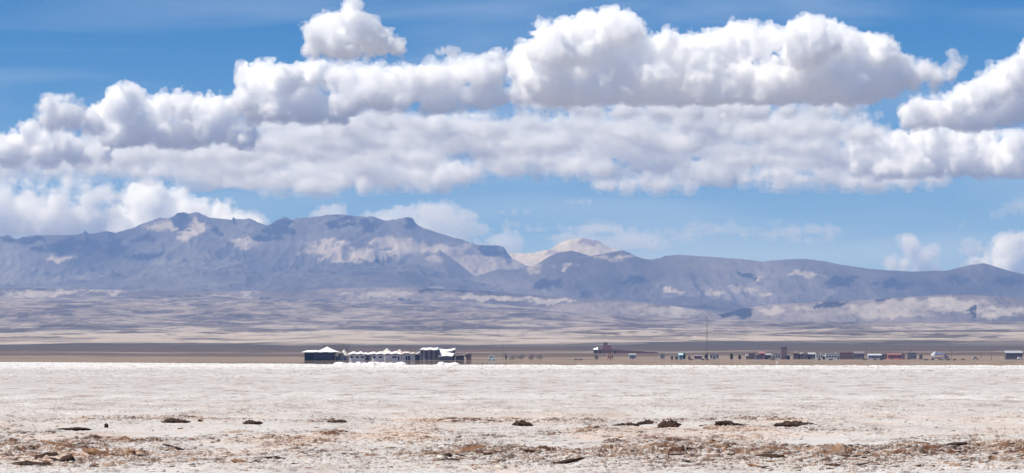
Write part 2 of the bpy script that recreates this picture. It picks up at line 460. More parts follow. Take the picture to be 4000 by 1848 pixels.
def rock_mat(name, base, pale, dark, s=0.0011, patchy=0.5):
    m, nt, b = pmat(name, 0.95, 0.1)
    ov = obj_vec(nt)
    n1 = noise_node(nt, s, 8, 0.62, ov, (1, 0.45, 1.6))
    n2 = noise_node(nt, s * 6, 7, 0.66, ov, (1, 0.2, .6), .3)
    n4 = noise_node(nt, s * 26, 4, 0.6, ov, (1, 0.2, .5))
    c = ramp(nt, [(0.34, tuple(v * 0.45 for v in base)), (0.5, base), (0.66, tuple(v * 1.75 for v in base))], n1.outputs[0]).outputs[0]
    f = ramp(nt, [(0.60, (0, 0, 0)), (0.70, (patchy,) * 3)], n2.outputs[0]).outputs[0]
    c = mix(nt, f, c, tuple(0.5 * (p + q) for p, q in zip(pale, base)))
    f = ramp(nt, [(0.30, (patchy,) * 3), (0.40, (0, 0, 0))], n2.outputs[0]).outputs[0]
    c = mix(nt, f, c, dark)
    c = mix(nt, ramp(nt, [(.38, (.45,) * 3), (.5, (0, 0, 0))], n4.outputs[0]).outputs[0], c, tuple(.5 * v for v in base))
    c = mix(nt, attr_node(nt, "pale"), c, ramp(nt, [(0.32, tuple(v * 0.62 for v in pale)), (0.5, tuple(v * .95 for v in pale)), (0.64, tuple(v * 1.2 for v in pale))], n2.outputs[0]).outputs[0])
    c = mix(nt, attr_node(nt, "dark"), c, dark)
    nt.links.new(c, b.inputs["Base Color"])
    return m
m_rock = rock_mat("ridge_rock", (0.112, 0.102, 0.099), (0.37, 0.315, 0.265), (0.018, 0.018, 0.02), patchy=0.35)
m_hill = rock_mat("hill_rock", (0.105, 0.092, 0.088), (0.34, 0.29, 0.245), (0.022, 0.022, 0.024), s=0.0014, patchy=0.45)
m_peak = rock_mat("pale_rock", (0.40, 0.335, 0.235), (0.50, 0.425, 0.31), (0.22, 0.15, 0.12), s=0.0012, patchy=0.5)
m_foot = rock_mat("foothill_soil", (0.155, 0.13, 0.118), (0.36, 0.31, 0.265), (0.025, 0.024, 0.026), s=0.0022, patchy=0.8)

ridge_pts = [(-1200, 960), (-600, 930), (-200, 934), (0, 922), (30, 920), (60, 934), (90, 926), (150, 920), (200, 919), (300, 918), (322, 916), (333, 900), (346, 914), (420, 900), (440, 903), (452, 911), (480, 901), (520, 889), (560, 871), (600, 856), (625, 851), (655, 853), (680, 843),
             (692, 832), (706, 828), (716, 825), (740, 834), (775, 830), (800, 840), (830, 850), (880, 857), (903, 862), (911, 847), (922, 858), (950, 857), (975, 854), (1000, 864), (1040, 880), (1062, 874), (1078, 861), (1100, 851), (1112, 844), (1122, 850), (1134, 860), (1200, 850), (1250, 842),
             (1330, 839), (1400, 843), (1450, 845), (1500, 862), (1540, 858), (1570, 850), (1596, 848), (1614, 856), (1625, 874), (1640, 884), (1700, 905), (1760, 924), (1830, 945), (1868, 955), (1900, 958), (1950, 957), (1968, 964), (1980, 985), (2000, 1010), (2060, 1040), (2200, 1075), (2600, 1100), (3200, 1110), (4000, 1118), (5200, 1120)]
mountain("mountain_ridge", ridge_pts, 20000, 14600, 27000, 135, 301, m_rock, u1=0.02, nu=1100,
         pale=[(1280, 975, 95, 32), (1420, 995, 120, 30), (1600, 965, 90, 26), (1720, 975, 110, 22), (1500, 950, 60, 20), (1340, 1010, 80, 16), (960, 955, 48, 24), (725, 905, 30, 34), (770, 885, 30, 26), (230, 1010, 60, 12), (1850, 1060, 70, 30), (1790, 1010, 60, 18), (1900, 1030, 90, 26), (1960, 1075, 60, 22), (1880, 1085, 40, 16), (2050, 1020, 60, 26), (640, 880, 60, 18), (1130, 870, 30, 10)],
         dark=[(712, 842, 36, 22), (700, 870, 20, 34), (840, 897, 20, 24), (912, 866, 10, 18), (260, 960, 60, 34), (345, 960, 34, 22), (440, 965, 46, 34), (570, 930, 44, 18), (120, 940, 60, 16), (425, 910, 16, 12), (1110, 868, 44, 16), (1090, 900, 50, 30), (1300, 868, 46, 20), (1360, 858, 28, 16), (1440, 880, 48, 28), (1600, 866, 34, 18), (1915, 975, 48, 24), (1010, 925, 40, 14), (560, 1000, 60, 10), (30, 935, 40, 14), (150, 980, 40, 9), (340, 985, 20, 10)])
peak_pts = [(1300, 1120), (1800, 1080), (1900, 1020), (1960, 990), (2000, 986), (2050, 990), (2100, 984), (2150, 974), (2190, 948), (2225, 935), (2250, 934), (2272, 929), (2300, 934), (2340, 941), (2365, 958), (2395, 972), (2430, 984), (2480, 1000), (2530, 1012), (2600, 1020), (2800, 1060), (3200, 1100), (3600, 1110)]
mountain("pale_peak", peak_pts, 25000, 21500, 30000, 70, 401, m_peak, u0=-0.05, u1=0.11, nu=500, nd=200, foot=330,
         dark=[(2312, 938, 58, 11), (2250, 940, 20, 8), (2150, 985, 30, 10)])
right_pts = [(1200, 1190), (1500, 1150), (1700, 1105), (1850, 1080), (1950, 1052), (2030, 1058), (2100, 1030), (2150, 1000), (2190, 985), (2230, 979), (2270, 988), (2310, 1000), (2350, 992), (2400, 984), (2430, 978), (2450, 984), (2490, 1003), (2520, 1012), (2550, 1013), (2575, 1009), (2600, 999), (2650, 996), (2700, 998), (2750, 1002),
             (2800, 1005), (2900, 1012), (2950, 1018), (2985, 1023), (3005, 1019), (3030, 1016), (3100, 1013), (3150, 1012), (3200, 1017), (3300, 1036), (3400, 1051), (3500, 1057), (3560, 1060), (3700, 1057), (3750, 1044), (3790, 1034), (3815, 1034), (3840, 1028), (3870, 1034), (3910, 1048), (3950, 1061), (4000, 1070), (4300, 1080), (5200, 1060)]
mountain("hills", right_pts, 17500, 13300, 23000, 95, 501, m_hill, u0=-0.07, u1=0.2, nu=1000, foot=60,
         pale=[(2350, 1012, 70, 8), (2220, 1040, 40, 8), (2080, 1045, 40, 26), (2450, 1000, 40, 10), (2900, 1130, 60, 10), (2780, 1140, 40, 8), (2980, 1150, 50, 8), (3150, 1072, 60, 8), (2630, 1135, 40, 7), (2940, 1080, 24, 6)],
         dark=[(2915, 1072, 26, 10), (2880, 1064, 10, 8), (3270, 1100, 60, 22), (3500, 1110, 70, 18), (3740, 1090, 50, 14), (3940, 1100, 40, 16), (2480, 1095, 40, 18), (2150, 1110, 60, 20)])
cone_pts = [(1350, 1130), (1500, 1080), (1580, 1030), (1620, 1000), (1660, 990), (1690, 994), (1700, 988), (1718, 976), (1740, 992), (1780, 1020), (1830, 1060), (1880, 1100), (2000, 1130)]
mountain("cone_hill", cone_pts, 18200, 14800, 20500, 70, 601, m_hill, u0=-0.046, u1=0.002, nu=300, nd=160, pale=[(1690, 1005, 40, 12)])
foot_pts = [(1900, 1250), (2200, 1185), (2400, 1180), (2600, 1190), (2750, 1215), (2820, 1228), (2900, 1205), (3000, 1190), (3200, 1180), (3400, 1172), (3550, 1160), (3700, 1150), (3850, 1155), (4000, 1165), (4400, 1160), (5200, 1150)]
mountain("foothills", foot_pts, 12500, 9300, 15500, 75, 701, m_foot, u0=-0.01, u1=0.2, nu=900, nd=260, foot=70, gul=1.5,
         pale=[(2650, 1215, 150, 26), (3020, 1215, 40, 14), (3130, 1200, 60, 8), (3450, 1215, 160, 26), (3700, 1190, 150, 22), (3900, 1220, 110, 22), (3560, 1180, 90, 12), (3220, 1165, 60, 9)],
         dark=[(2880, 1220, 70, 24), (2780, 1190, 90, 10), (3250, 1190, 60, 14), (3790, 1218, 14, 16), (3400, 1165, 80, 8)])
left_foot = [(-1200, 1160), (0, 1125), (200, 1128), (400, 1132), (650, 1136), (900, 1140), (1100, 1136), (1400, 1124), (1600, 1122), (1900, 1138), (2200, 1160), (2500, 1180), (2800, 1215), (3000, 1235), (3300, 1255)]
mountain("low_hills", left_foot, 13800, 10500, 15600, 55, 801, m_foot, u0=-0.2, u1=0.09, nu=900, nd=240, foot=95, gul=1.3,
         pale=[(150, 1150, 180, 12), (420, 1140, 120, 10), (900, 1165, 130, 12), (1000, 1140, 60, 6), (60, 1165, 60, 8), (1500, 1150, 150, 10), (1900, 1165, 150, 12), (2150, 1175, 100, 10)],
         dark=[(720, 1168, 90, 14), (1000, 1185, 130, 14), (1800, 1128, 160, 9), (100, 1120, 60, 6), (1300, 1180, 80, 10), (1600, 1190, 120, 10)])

# the wide desert under and beyond everything
m_des, nt, b = pmat("desert_soil", 0.95, 0.1)
nt.links.new(ramp(nt, [(0.3, (0.08, 0.068, 0.058)), (0.7, (0.19, 0.16, 0.135))], noise_node(nt, 0.0005, 6, 0.6, obj_vec(nt)).outputs[0]).outputs[0], b.inputs["Base Color"])
gq = []
e = [-95000, -4000, 4000, 95000]
me = np_mesh("ground", np.array([[x, y, -0.6] for y in (-20000, 500, 3000, 20000, 110000) for x in e], float), grid_quads(5, 4))
tag(obj("ground", me, m_des), kind="structure")
# ------------------------------------------------------------------ the thin blue air over the plain
hm = bpy.data.materials.new("thin_blue_air")
hm.use_nodes = True
nt = hm.node_tree
nt.nodes.clear()
o_ = N(nt, "ShaderNodeOutputMaterial")
v_ = N(nt, "ShaderNodeVolumePrincipled")
v_.inputs["Color"].default_value = (0.27, 0.48, 1.0, 1)
v_.inputs["Density"].default_value = 4.2e-5
v_.inputs["Absorption Color"].default_value = (.55, .55, .55, 1)
v_.inputs["Anisotropy"].default_value = 0.0
nt.links.new(v_.outputs[0], o_.inputs["Volume"])
bm = bmesh.new()
bmesh.ops.create_cube(bm, size=1.0)
x0, x1, y0, y1, z0, z1 = -96000, 96000, -21000, 111000, -1.7, 800
for v in bm.verts:
    v.co = (x0 if v.co.x < 0 else x1, y0 if v.co.y < 0 else y1, z0 if v.co.z < 0 else z1)
me = bpy.data.meshes.new("haze")
bm.to_mesh(me); bm.free()
tag(obj("haze", me, hm), kind="stuff")
# ------------------------------------------------------------------ builders
class MB:
    """Collects boxes, prisms and strips in metres and links them as one mesh object."""
    def __init__(self):
        self.bm = bmesh.new()
    def box(self, x0, x1, y0, y1, z0, z1, bevel=0.0):
        vs = [self.bm.verts.new((x, y, z)) for z in (z0, z1) for x, y in ((x0, y0), (x1, y0), (x1, y1), (x0, y1))]
        for f in ((3, 2, 1, 0), (4, 5, 6, 7), (0, 1, 5, 4), (1, 2, 6, 5), (2, 3, 7, 6), (3, 0, 4, 7)):
            self.bm.faces.new([vs[i] for i in f])
        return self
    def hull(self, pts):
        vs = [self.bm.verts.new(p) for p in pts]
        bmesh.ops.convex_hull(self.bm, input=vs)
        return self
    def tube(self, p, q, r0, r1=None, n=8):
        r1 = r0 if r1 is None else r1
        p, q = Vector(p), Vector(q)
        d = (q - p).normalized()
        a = d.orthogonal().normalized()
        b = d.cross(a)
        A = [self.bm.verts.new(p + (a * math.cos(t) + b * math.sin(t)) * r0) for t in np.linspace(0, 2 * math.pi, n, endpoint=False)]
        B = [self.bm.verts.new(q + (a * math.cos(t) + b * math.sin(t)) * r1) for t in np.linspace(0, 2 * math.pi, n, endpoint=False)]
        for i in range(n):
            self.bm.faces.new((A[i], A[(i + 1) % n], B[(i + 1) % n], B[i]))
        self.bm.faces.new(A[::-1]); self.bm.faces.new(B)
        return self
    def sheet(self, fn, nu, nv, th):
        """A sheet with thickness: fn(u, v) -> point of its upper side."""
        top = [[self.bm.verts.new(fn(i / (nu - 1), j / (nv - 1))) for j in range(nv)] for i in range(nu)]
        bot = [[self.bm.verts.new(Vector(fn(i / (nu - 1), j / (nv - 1))) - Vector((0, 0, th))) for j in range(nv)] for i in range(nu)]
        for i in range(nu - 1):
            for j in range(nv - 1):
                self.bm.faces.new((top[i][j], top[i + 1][j], top[i + 1][j + 1], top[i][j + 1]))
                self.bm.faces.new((bot[i][j + 1], bot[i + 1][j + 1], bot[i + 1][j], bot[i][j]))
        for i in range(nu - 1):
            self.bm.faces.new((top[i + 1][0], top[i][0], bot[i][0], bot[i + 1][0]))
            self.bm.faces.new((top[i][-1], top[i + 1][-1], bot[i + 1][-1], bot[i][-1]))
        for j in range(nv - 1):
            self.bm.faces.new((top[0][j], top[0][j + 1], bot[0][j + 1], bot[0][j]))
            self.bm.faces.new((top[-1][j + 1], top[-1][j], bot[-1][j], bot[-1][j + 1]))
        return self
    def build(self, name, mat, parent=None, label=None, smooth=False):
        bmesh.ops.recalc_face_normals(self.bm, faces=self.bm.faces)
        me = bpy.data.meshes.new(name)
        self.bm.to_mesh(me)
        self.bm.free()
        if smooth:
            me.polygons.foreach_set("use_smooth", np.ones(len(me.polygons), bool))
        o = obj(name, me, mat, parent)
        if label:
            o["label"] = label
        return o
MT = {}
def col(r, g, b, rough=0.85, var=0.22, scale=1.2):
    k = (r, g, b, rough, var, scale)
    if k not in MT:
        MT[k] = simple("painted_coat", (r, g, b), rough, var, scale)
    return MT[k]
WHITE, DARKWOOD, GREYW = col(.82, .80, .77, var=.07), col(.035, .03, .03, var=.4), col(.52, .52, .55)
GLASS = col(.05, .06, .09, 0.25)
DARK = col(.03, .028, .03)
THATCH = col(.60, .55, .45, var=.15, scale=4)
CREAM = col(.66, .60, .52, var=.15)
SLAT = col(.23, .20, .18, var=.3)
BROWN = col(.16, .095, .07, var=.3)

# ------------------------------------------------------------------ the salt hotel on the far shore
PX = HOTEL_D / F                       # metres per photograph pixel there
def hx(px): return (px - 2000) * PX
def hz(py): return (1408 - py) * PX
def root_at(name, px0, px1, D, label, cat, group=None, dz=0.0):
    xm = ((px0 + px1) / 2 - 2000) / F * D
    r_ = empty(name, (xm, D, max(plain_z(xm, D), 0.0) + dz))
    tag(r_, label, cat, group)
    return r_, (lambda px: (px - 2000) / F * D - xm)

# the dark walled hall with its white hipped roof
r_, lx = root_at("timber_hall", 1190, 1309, HOTEL_D, "dark walled hall under a broad white hipped roof left of the white huts", "building")
MB().box(lx(1190), lx(1226), 0.6, 9, 0, hz(1375.5)).build("wall", col(.02, .02, .028, var=.3), r_, "blackened left bay")
w = MB().box(lx(1226.2), lx(1308), 0.0, 10, 0, hz(1376))
w.build("wall", DARKWOOD, r_)
for px in (1190, 1227, 1243, 1259, 1275, 1291, 1307):
    MB().box(lx(px) - .11, lx(px) + .11, -.14, -.004, 0, hz(1376.5)).build("post", col(.09, .08, .078), r_)
for px0, px1 in ((1229, 1241), (1245, 1257), (1261, 1273), (1277, 1289)):
    MB().box(lx(px0), lx(px1), -.05, -.003, .9, 3.1).build("shutter", col(.06, .055, .055, var=.4), r_)
def hip(u, v):
    x = lx(1222) + (lx(1330) - lx(1222)) * u
    y = -1.6 + 13 * v
    s = max(0.0, 1 - max(abs(u - .5), abs(v - .5) * .9) * 2)
    return (x, y, hz(1376) + (hz(1354) - hz(1376)) * (s ** 1.35) + 0.10 * math.sin(u * 17) * (1 - s))
MB().sheet(hip, 29, 17, .22).build("roof", WHITE, r_, smooth=True)
def low(u, v):
    x = lx(1179) + (lx(1240) - lx(1179)) * u
    return (x, -1.3 + 11 * v, hz(1375.5) + 0.9 * min(1, u * 3.0, v * 3.5, (1 - v) * 3.5) - .02)
MB().sheet(low, 15, 11, .18).build("side_roof", WHITE, r_, smooth=True)

# pointed straw hut beside it
def cone_hut(px0, px1, apex, top, eave, y, label, wallc, roofc, door=None, n=20, wh=None):
    r_, lx = root_at("round_hut", px0, px1, HOTEL_D + y, label, "hut")
    R0 = (lx(px1) - lx(px0)) / 2
    ax = lx(apex)
    MB().tube((0, R0, 0), (0, R0, hz(eave)), R0 * .84, R0 * .82, 20).build("wall", wallc, r_)
    m = MB()
    rings = []
    for t in np.linspace(0, 1, 7):
        rr = R0 * (1 - t) ** 1.18 + .02
        rings.append([m.bm.verts.new((ax * t + rr * math.cos(a), R0 + rr * math.sin(a), hz(eave) - .15 + (hz(top) - hz(eave) + .15) * t + .05 * math.sin(a * 5) * (1 - t))) for a in np.linspace(0, 2 * math.pi, n, endpoint=False)])
    for i in range(6):
        for j in range(n):
            m.bm.faces.new((rings[i][j], rings[i][(j + 1) % n], rings[i + 1][(j + 1) % n], rings[i + 1][j]))
    m.bm.faces.new(rings[0][::-1]); m.bm.faces.new(rings[-1])
    m.build("roof", roofc, r_)
    if door:
        MB().box(lx(door[0]), lx(door[1]), R0 * .16 - .3, R0 * .2, 0, hz(eave) - .2).build("door", col(.20, .15, .17), r_)
    return r_
cone_hut(1318, 1364, 1344, 1364, 1388, 0.5, "grey walled round hut with a cream cone roof beside the dark hall", GREYW, THATCH, (1344, 1359))
r_, lx = root_at("open_shed", 1308, 1338, HOTEL_D - .8, "little open shed with a sloping pale thatch between the dark hall and round hut", "shed")
MB().sheet(lambda u, v: (lx(1307) + (lx(1338) - lx(1307)) * u, -.8 + 4 * v, hz(1387) + (hz(1376) - hz(1387)) * u), 6, 6, .2).build("roof", col(.45, .40, .35, var=.25, scale=4), r_)
for px in (1310, 1322):
    for y in (-.5, 2.6):
        MB().box(lx(px) - .09, lx(px) + .09, y, y + .18, 0, hz(1387)).build("post", BROWN, r_)
MB().box(lx(1312), lx(1321), .4, 2.4, 0, 1.9).build("wall", DARK, r_)

# white cabins with sagging white roofs
def cabin(name, px0, px1, label, seed, windows, wallc=WHITE, top=1373, eave=1389, y=0.0, doors=(), humps=2.0, roofc=WHITE):
    r_, lx = root_at(name, px0, px1, HOTEL_D + y, label, "cabin", "white cabins of the salt hotel")
    MB().box(lx(px0) + .25, lx(px1) - .25, 0, 7, 0, hz(eave) + .1).build("wall", wallc, r_)
    q = np.random.default_rng(seed)
    ph, k = q.uniform(0, 6), humps
    def f(u, v):
        s = min(1.0, (1 - abs(v - .45) / .55) * 1.9)
        s = max(s, 0)
        e = min(1, u * 9, (1 - u) * 9)
        top_z = hz(top) - .28 + .28 * math.sin(ph + u * k * 6.28) + .1 * math.sin(ph * 2 + u * k * 15)
        return (lx(px0) - .15 + (lx(px1) - lx(px0) + .3) * u, -.75 + 8.6 * v, hz(eave) + (top_z - hz(eave)) * (s ** .7) * (.55 + .45 * e))
    MB().sheet(f, 30, 11, .2).build("roof", roofc, r_, smooth=True)
    for (a, b_) in windows:
        fr = MB()
        fr.box(lx(a) - .08, lx(b_) + .08, -.07, -.003, 1.05, 2.02)
        o = fr.build("window", col(.30, .28, .3), r_)
        MB().box(lx(a), lx(b_), -.1, -.072, 1.13, 1.94).build("pane", GLASS, o)
    for (a, b_) in doors:
        MB().box(lx(a), lx(b_), -.08, -.003, 0, 2.05).build("door", DARK, r_)
    return r_
cabin("white_cabin", 1362, 1424, "white cabin with three small dark windows nearest the round hut", 1, [(1368, 1379), (1391, 1401), (1410, 1420)], humps=2.4)
cabin("recessed_cabin", 1424, 1451, "grey blue recessed cabin front between two white cabins", 2, [], wallc=col(.26, .28, .33), y=1.6, doors=[(1433, 1441)], humps=1.0, top=1375)
cabin("white_cabin", 1451, 1502, "white cabin with two blue windows below the larger cone roof", 3, [(1456, 1467), (1481, 1493)], humps=1.7)
cabin("white_cabin", 1502.5, 1568, "white cabin with one big window and a purple door under the smaller cone roof", 4, [(1533, 1549)], wallc=col(.76, .75, .75, var=.1), doors=[(1554, 1560)], humps=2.1, top=1372)
cabin("grey_cabin", 1569, 1620, "grey cabin with two dark doors and a cream roof beside the slatted hall", 5, [], wallc=col(.58, .58, .61), doors=[(1585, 1591), (1594, 1602)], roofc=CREAM, humps=1.3, top=1373, eave=1385)
cone_hut(1486, 1536, 1511, 1359, 1378, 11, "tall cream cone roof rising behind the white cabins, the larger of two", WHITE, THATCH)
cone_hut(1541, 1580, 1560, 1363, 1378, 12, "small pinkish cone roof behind the white cabins, the lesser of two", WHITE, col(.58, .48, .42, var=.15, scale=4))
r_, lx = root_at("link_shed", 1620, 1641, HOTEL_D + .8, "dark shed with a stepped white roof between grey cabin and slatted hall", "shed")
MB().box(lx(1621), lx(1640), 0, 5, 0, hz(1385)).build("wall", col(.05, .05, .065), r_)
MB().sheet(lambda u, v: (lx(1619.5) + (lx(1641) - lx(1619.5)) * u, -.6 + 6 * v, hz(1384.5) + (hz(1374) - hz(1384.5)) * u ** 1.4 + .3 * v), 8, 6, .2).build("roof", WHITE, r_)

# slatted hall
r_, lx = root_at("slatted_hall", 1641, 1716, HOTEL_D - .6, "tall hall fronted by upright brown slats with a flat white roof", "building")
MB().box(lx(1641.5), lx(1714), .5, 12, 0, hz(1368.5)).build("wall", col(.045, .045, .055), r_)
for i, px in enumerate(np.linspace(1642.5, 1713, 12)):
    wd = .2 + .14 * ((i * 7) % 3)
    MB().box(lx(px) - wd, lx(px) + wd, .12 + .05 * (i % 3), .49, 0, hz(1369)).build("slat", (SLAT, col(.27, .24, .22), col(.11, .1, .1))[(i * 5) % 3], r_)
MB().sheet(lambda u, v: (lx(1640) + (lx(1711) - lx(1640)) * u, -.7 + 13.5 * v, hz(1368) + .25 + (.95 * min(1, v * 2.4)) * min(1, u * 4 + .2) + .12 * math.sin(u * 14)), 20, 9, .28).build("roof", WHITE, r_)
def arch(m):
    pts = [(lx(1707), 0), (lx(1707), hz(1372))] + [(lx(1711.5) + (lx(1716) - lx(1711.5)) * math.sin(a), hz(1372) + .75 * math.cos(a)) for a in np.linspace(-1.4, 1.4, 9)] + [(lx(1717), hz(1378)), (lx(1718), 0)]
    A = [m.bm.verts.new((x, -.25, z)) for x, z in pts]; B = [m.bm.verts.new((x, .1, z)) for x, z in pts]
    m.bm.faces.new(A); m.bm.faces.new(B[::-1])
    for i in range(len(pts)):
        j = (i + 1) % len(pts)
        m.bm.faces.new((A[i], A[j], B[j], B[i]))
m = MB(); arch(m); m.build("arched_end", col(.12, .11, .1), r_)

# swooping pavilion
r_, lx = root_at("pavilion", 1718, 1778, HOTEL_D - .2, "grey pavilion under a swooping white roof with one upturned corner", "building")
MB().box(lx(1719), lx(1769), .2, 8, 0, hz(1391)).build("wall", col(.19, .185, .2, var=.3), r_)
for px in (1719, 1732, 1746, 1757, 1768):
    MB().box(lx(px) - .13, lx(px) + .13, .02, .196, 0, hz(1391)).build("post", col(.1, .09, .09), r_)
MB().sheet(lambda u, v: (lx(1714) + (lx(1769) - lx(1714)) * u + v * 1.2, -.7 + 5.2 * v, hz(1390.5) - .12 * math.sin(u * 9) + (hz(1370) - hz(1390.5)) * (v ** .8) * (1 - .35 * u)), 14, 9, .25).build("roof", WHITE, r_, smooth=True)
MB().sheet(lambda u, v: (lx(1706) + (lx(1778) - lx(1706)) * u, 3.0 + 6.0 * v, hz(1372) + (hz(1359) - hz(1372)) * (.55 + .45 * abs(2 * u - 1) ** 1.5) * (.5 + .5 * v) - (1 - v) * 1.2 * (1 - u)), 14, 9, .25).build("upper_roof", WHITE, r_, smooth=True)
MB().hull([(lx(1760), 4, hz(1382)), (lx(1777), 4, hz(1364)), (lx(1775), 4, hz(1392)), (lx(1775), 9, hz(1392)), (lx(1777), 9, hz(1364)), (lx(1760), 9, hz(1382)), (lx(1770), 4, 0), (lx(1775), 4, 0), (lx(1775), 9, 0), (lx(1770), 9, 0)]).build("gable_end", col(.07, .065, .075), r_)

# the low ruin at the right end
r_, lx = root_at("ruined_shed", 1778, 1842, HOTEL_D, "low brown tumbledown shed with a sagging roof at the right end of the hotel", "shed")
MB().sheet(lambda u, v: (lx(1777) + (lx(1843) - lx(1777)) * u, -.3 + 5 * v, hz(1386) + .55 * math.sin((u - .55) * 2.6) + .7 * u * u + .25 * v), 12, 5, .16).build("roof", col(.24, .19, .165, var=.3), r_)
for px in (1780, 1787, 1794, 1801, 1808, 1823):
    MB().box(lx(px) - .14, lx(px) + .14, -.15, .12, 0, hz(1388)).build("post", col(.1, .08, .075), r_)
MB().box(lx(1780), lx(1812), 3.4, 3.7, 0, hz(1389)).build("back_wall", col(.15, .115, .1, var=.35), r_)
MB().hull([(lx(1826), .0, 0), (lx(1841), .0, 0), (lx(1841), .0, hz(1382)), (lx(1815), .0, hz(1388)), (lx(1826), 4, 0), (lx(1841), 4, 0), (lx(1841), 4, hz(1382)), (lx(1815), 4, hz(1388))]).build("end_wall", BROWN, r_)

# weathered screen of poles behind the dark hall
r_, lx = root_at("pole_screen", 1262, 1364, HOTEL_D + 40, "tall faded screen of upright poles standing behind the dark hall", "fence")
for i, px in enumerate(np.linspace(1263, 1363, 16)):
    MB().box(lx(px) - .12, lx(px) + .12, 0, .24, 0, (hz(1348) + .25 * math.sin(i * 2.2))).build("pole", col(.15, .125, .115, var=.3), r_)
for z in (3.0, 5.2, 7.0):
    MB().box(lx(1262), lx(1364), .26, .36, z, z + .2).build("rail", col(.15, .125, .115, var=.3), r_)

# ------------------------------------------------------------------ vehicles
def wheel(parent, x, y, r=.36, w=.24):
    o = MB().tube((x, y - w / 2, r), (x, y + w / 2, r), r, r, 14).build("wheel", col(.02, .02, .022), parent)
    MB().tube((x, y - w / 2 - .02, r), (x, y - w / 2 - .004, r), r * .55, r * .5, 10).build("rim", col(.4, .4, .42, .4), o)
def profile_body(parent, name, prof, y0, y1, mat):
    m = MB()
    A = [m.bm.verts.new((x, y0, z)) for x, z in prof]; B = [m.bm.verts.new((x, y1, z)) for x, z in prof]
    m.bm.faces.new(A); m.bm.faces.new(B[::-1])
    for i in range(len(prof)):
        j = (i + 1) % len(prof)
        m.bm.faces.new((A[i], A[j], B[j], B[i]))
    return m.build(name, mat, parent)
def vehicle(name, px0, px1, D, prof_h, label, cat, colr, kind="van", rz=0.0):
    r_, lx = root_at(name, px0, px1, D, label, cat)
    Lh = (lx(px1) - lx(px0)) / 2
    H = prof_h
    if kind == "van":
        prof = [(-Lh, .35), (Lh, .35), (Lh, H * .5), (Lh * .86, H * .56), (Lh * .6, H), (-Lh * .97, H), (-Lh, H * .9)]
    elif kind == "truck":
        prof = [(Lh * .42, .4), (Lh, .4), (Lh, H * .52), (Lh * .9, H * .58), (Lh * .78, H * .88), (Lh * .42, H * .88)]
    else:
        prof = [(-Lh, .35), (Lh, .35), (Lh, H * .52), (Lh * .5, H * .58), (Lh * .22, H), (-Lh * .7, H), (-Lh * .93, H * .62), (-Lh, H * .58)]
    b_ = profile_body(r_, "body", prof, -.85, .85, colr)
    nwin = 3 if kind == "van" else 2
    xs = np.linspace(-Lh * .82, Lh * .55, nwin + 1) if kind == "van" else np.linspace(-Lh * .6, Lh * .2, nwin + 1)
    if kind == "truck":
        xs = np.array([Lh * .5, Lh * .72])
    for a, c in zip(xs[:-1], xs[1:]):
        MB().box(a + .08, c - .08, -.88, -.853, H * .6, H * .88).build("window", GLASS, r_)
    MB().box(Lh * .98, Lh + .03, -.7, -.45, H * .36, H * .46).build("headlight", WHITE, r_)
    MB().box(Lh * .98, Lh + .03, .45, .7, H * .36, H * .46).build("headlight", WHITE, r_)
    for x in (-Lh * .6, Lh * .62):
        for y in (-.8, .8):
            wheel(r_, x, y)
    r_.rotation_euler[2] = rz
    return r_
vehicle("parked_van", 1909, 1934, HOTEL_D + 60, 2.2, "pale mint white van parked alone right of the hotel", "van", col(.62, .74, .70, .35, .08))

# ------------------------------------------------------------------ trees and bushes beyond the shore
def leaf_mat(name, a, b_):
    m, nt, b = pmat(name, .75, .2)
    nt.links.new(ramp(nt, [(.3, a), (.7, b_)], noise_node(nt, 1.7, 3, .6, obj_vec(nt)).outputs[0]).outputs[0], b.inputs["Base Color"])
    return m
LEAF_D = leaf_mat("dark_leaves", (.035, .045, .035), (.085, .095, .07))
LEAF_G = leaf_mat("grey_leaves", (.13, .115, .10), (.22, .195, .17))
BARK = col(.09, .07, .055)
def crown_mesh(rx, ry, rz, zc, n, seed, leaf=.16):
    q = np.random.default_rng(seed)
    cl = q.normal(size=(14, 3)); cl /= np.linalg.norm(cl, axis=1)[:, None]
    cl *= q.uniform(.35, .8, (14, 1))
    p = cl[q.integers(0, 14, n)] + q.normal(size=(n, 3)) * .25
    p *= np.minimum(1, 1.05 / np.maximum(np.linalg.norm(p, axis=1), 1e-6))[:, None]
    p = p * (rx, ry, rz) + (0, 0, zc)
    a = q.normal(size=(n, 3)); a /= np.linalg.norm(a, axis=1)[:, None]
    b = np.cross(a, q.normal(size=(n, 3))); b /= np.linalg.norm(b, axis=1)[:, None]
    s = leaf * q.uniform(.6, 1.4, (n, 1))
    P_ = np.stack([p + a * s, p + b * s * .6, p - a * s, p - b * s * .6], 1).reshape(-1, 3)
    return np_mesh("crown", P_, np.arange(n * 4).reshape(-1, 4), False)
def tree(px, top, w, D, label, seed, leaf=LEAF_D, group="dark trees along the settlement", base=None):
    r_, lx = root_at("tree", px - w / 2, px + w / 2, D, label, "tree", group)
    s = D / F
    H = (base or 1407) - top
    H *= s
    rx = w * s / 2
    m = MB()
    m.tube((0, 0, 0), (.05, .03, H * .45), .13, .08)
    for a in range(5):
        t = a * 1.26 + seed
        m.tube((.05, .03, H * .4), (math.cos(t) * rx * .6, math.sin(t) * rx * .6, H * .7), .06, .025, 6)
    m.build("trunk", BARK, r_)
    obj("crown", crown_mesh(rx, rx, H * .46, H * .54, 900, seed), leaf, r_)
for px, top, w, lab in ((2672, 1379, 14, "dark tree right behind the little turquoise booth"), (2760, 1382, 16, "dark round tree at the foot of the lattice mast"),
                        (2857, 1383, 17, "dark tree standing alone midway between the mast and the maroon house"), (2890, 1388, 14, "smaller dark tree just left of the maroon house")):
    tree(px, top, w, TOWN_D - 20, lab, px, group=None)
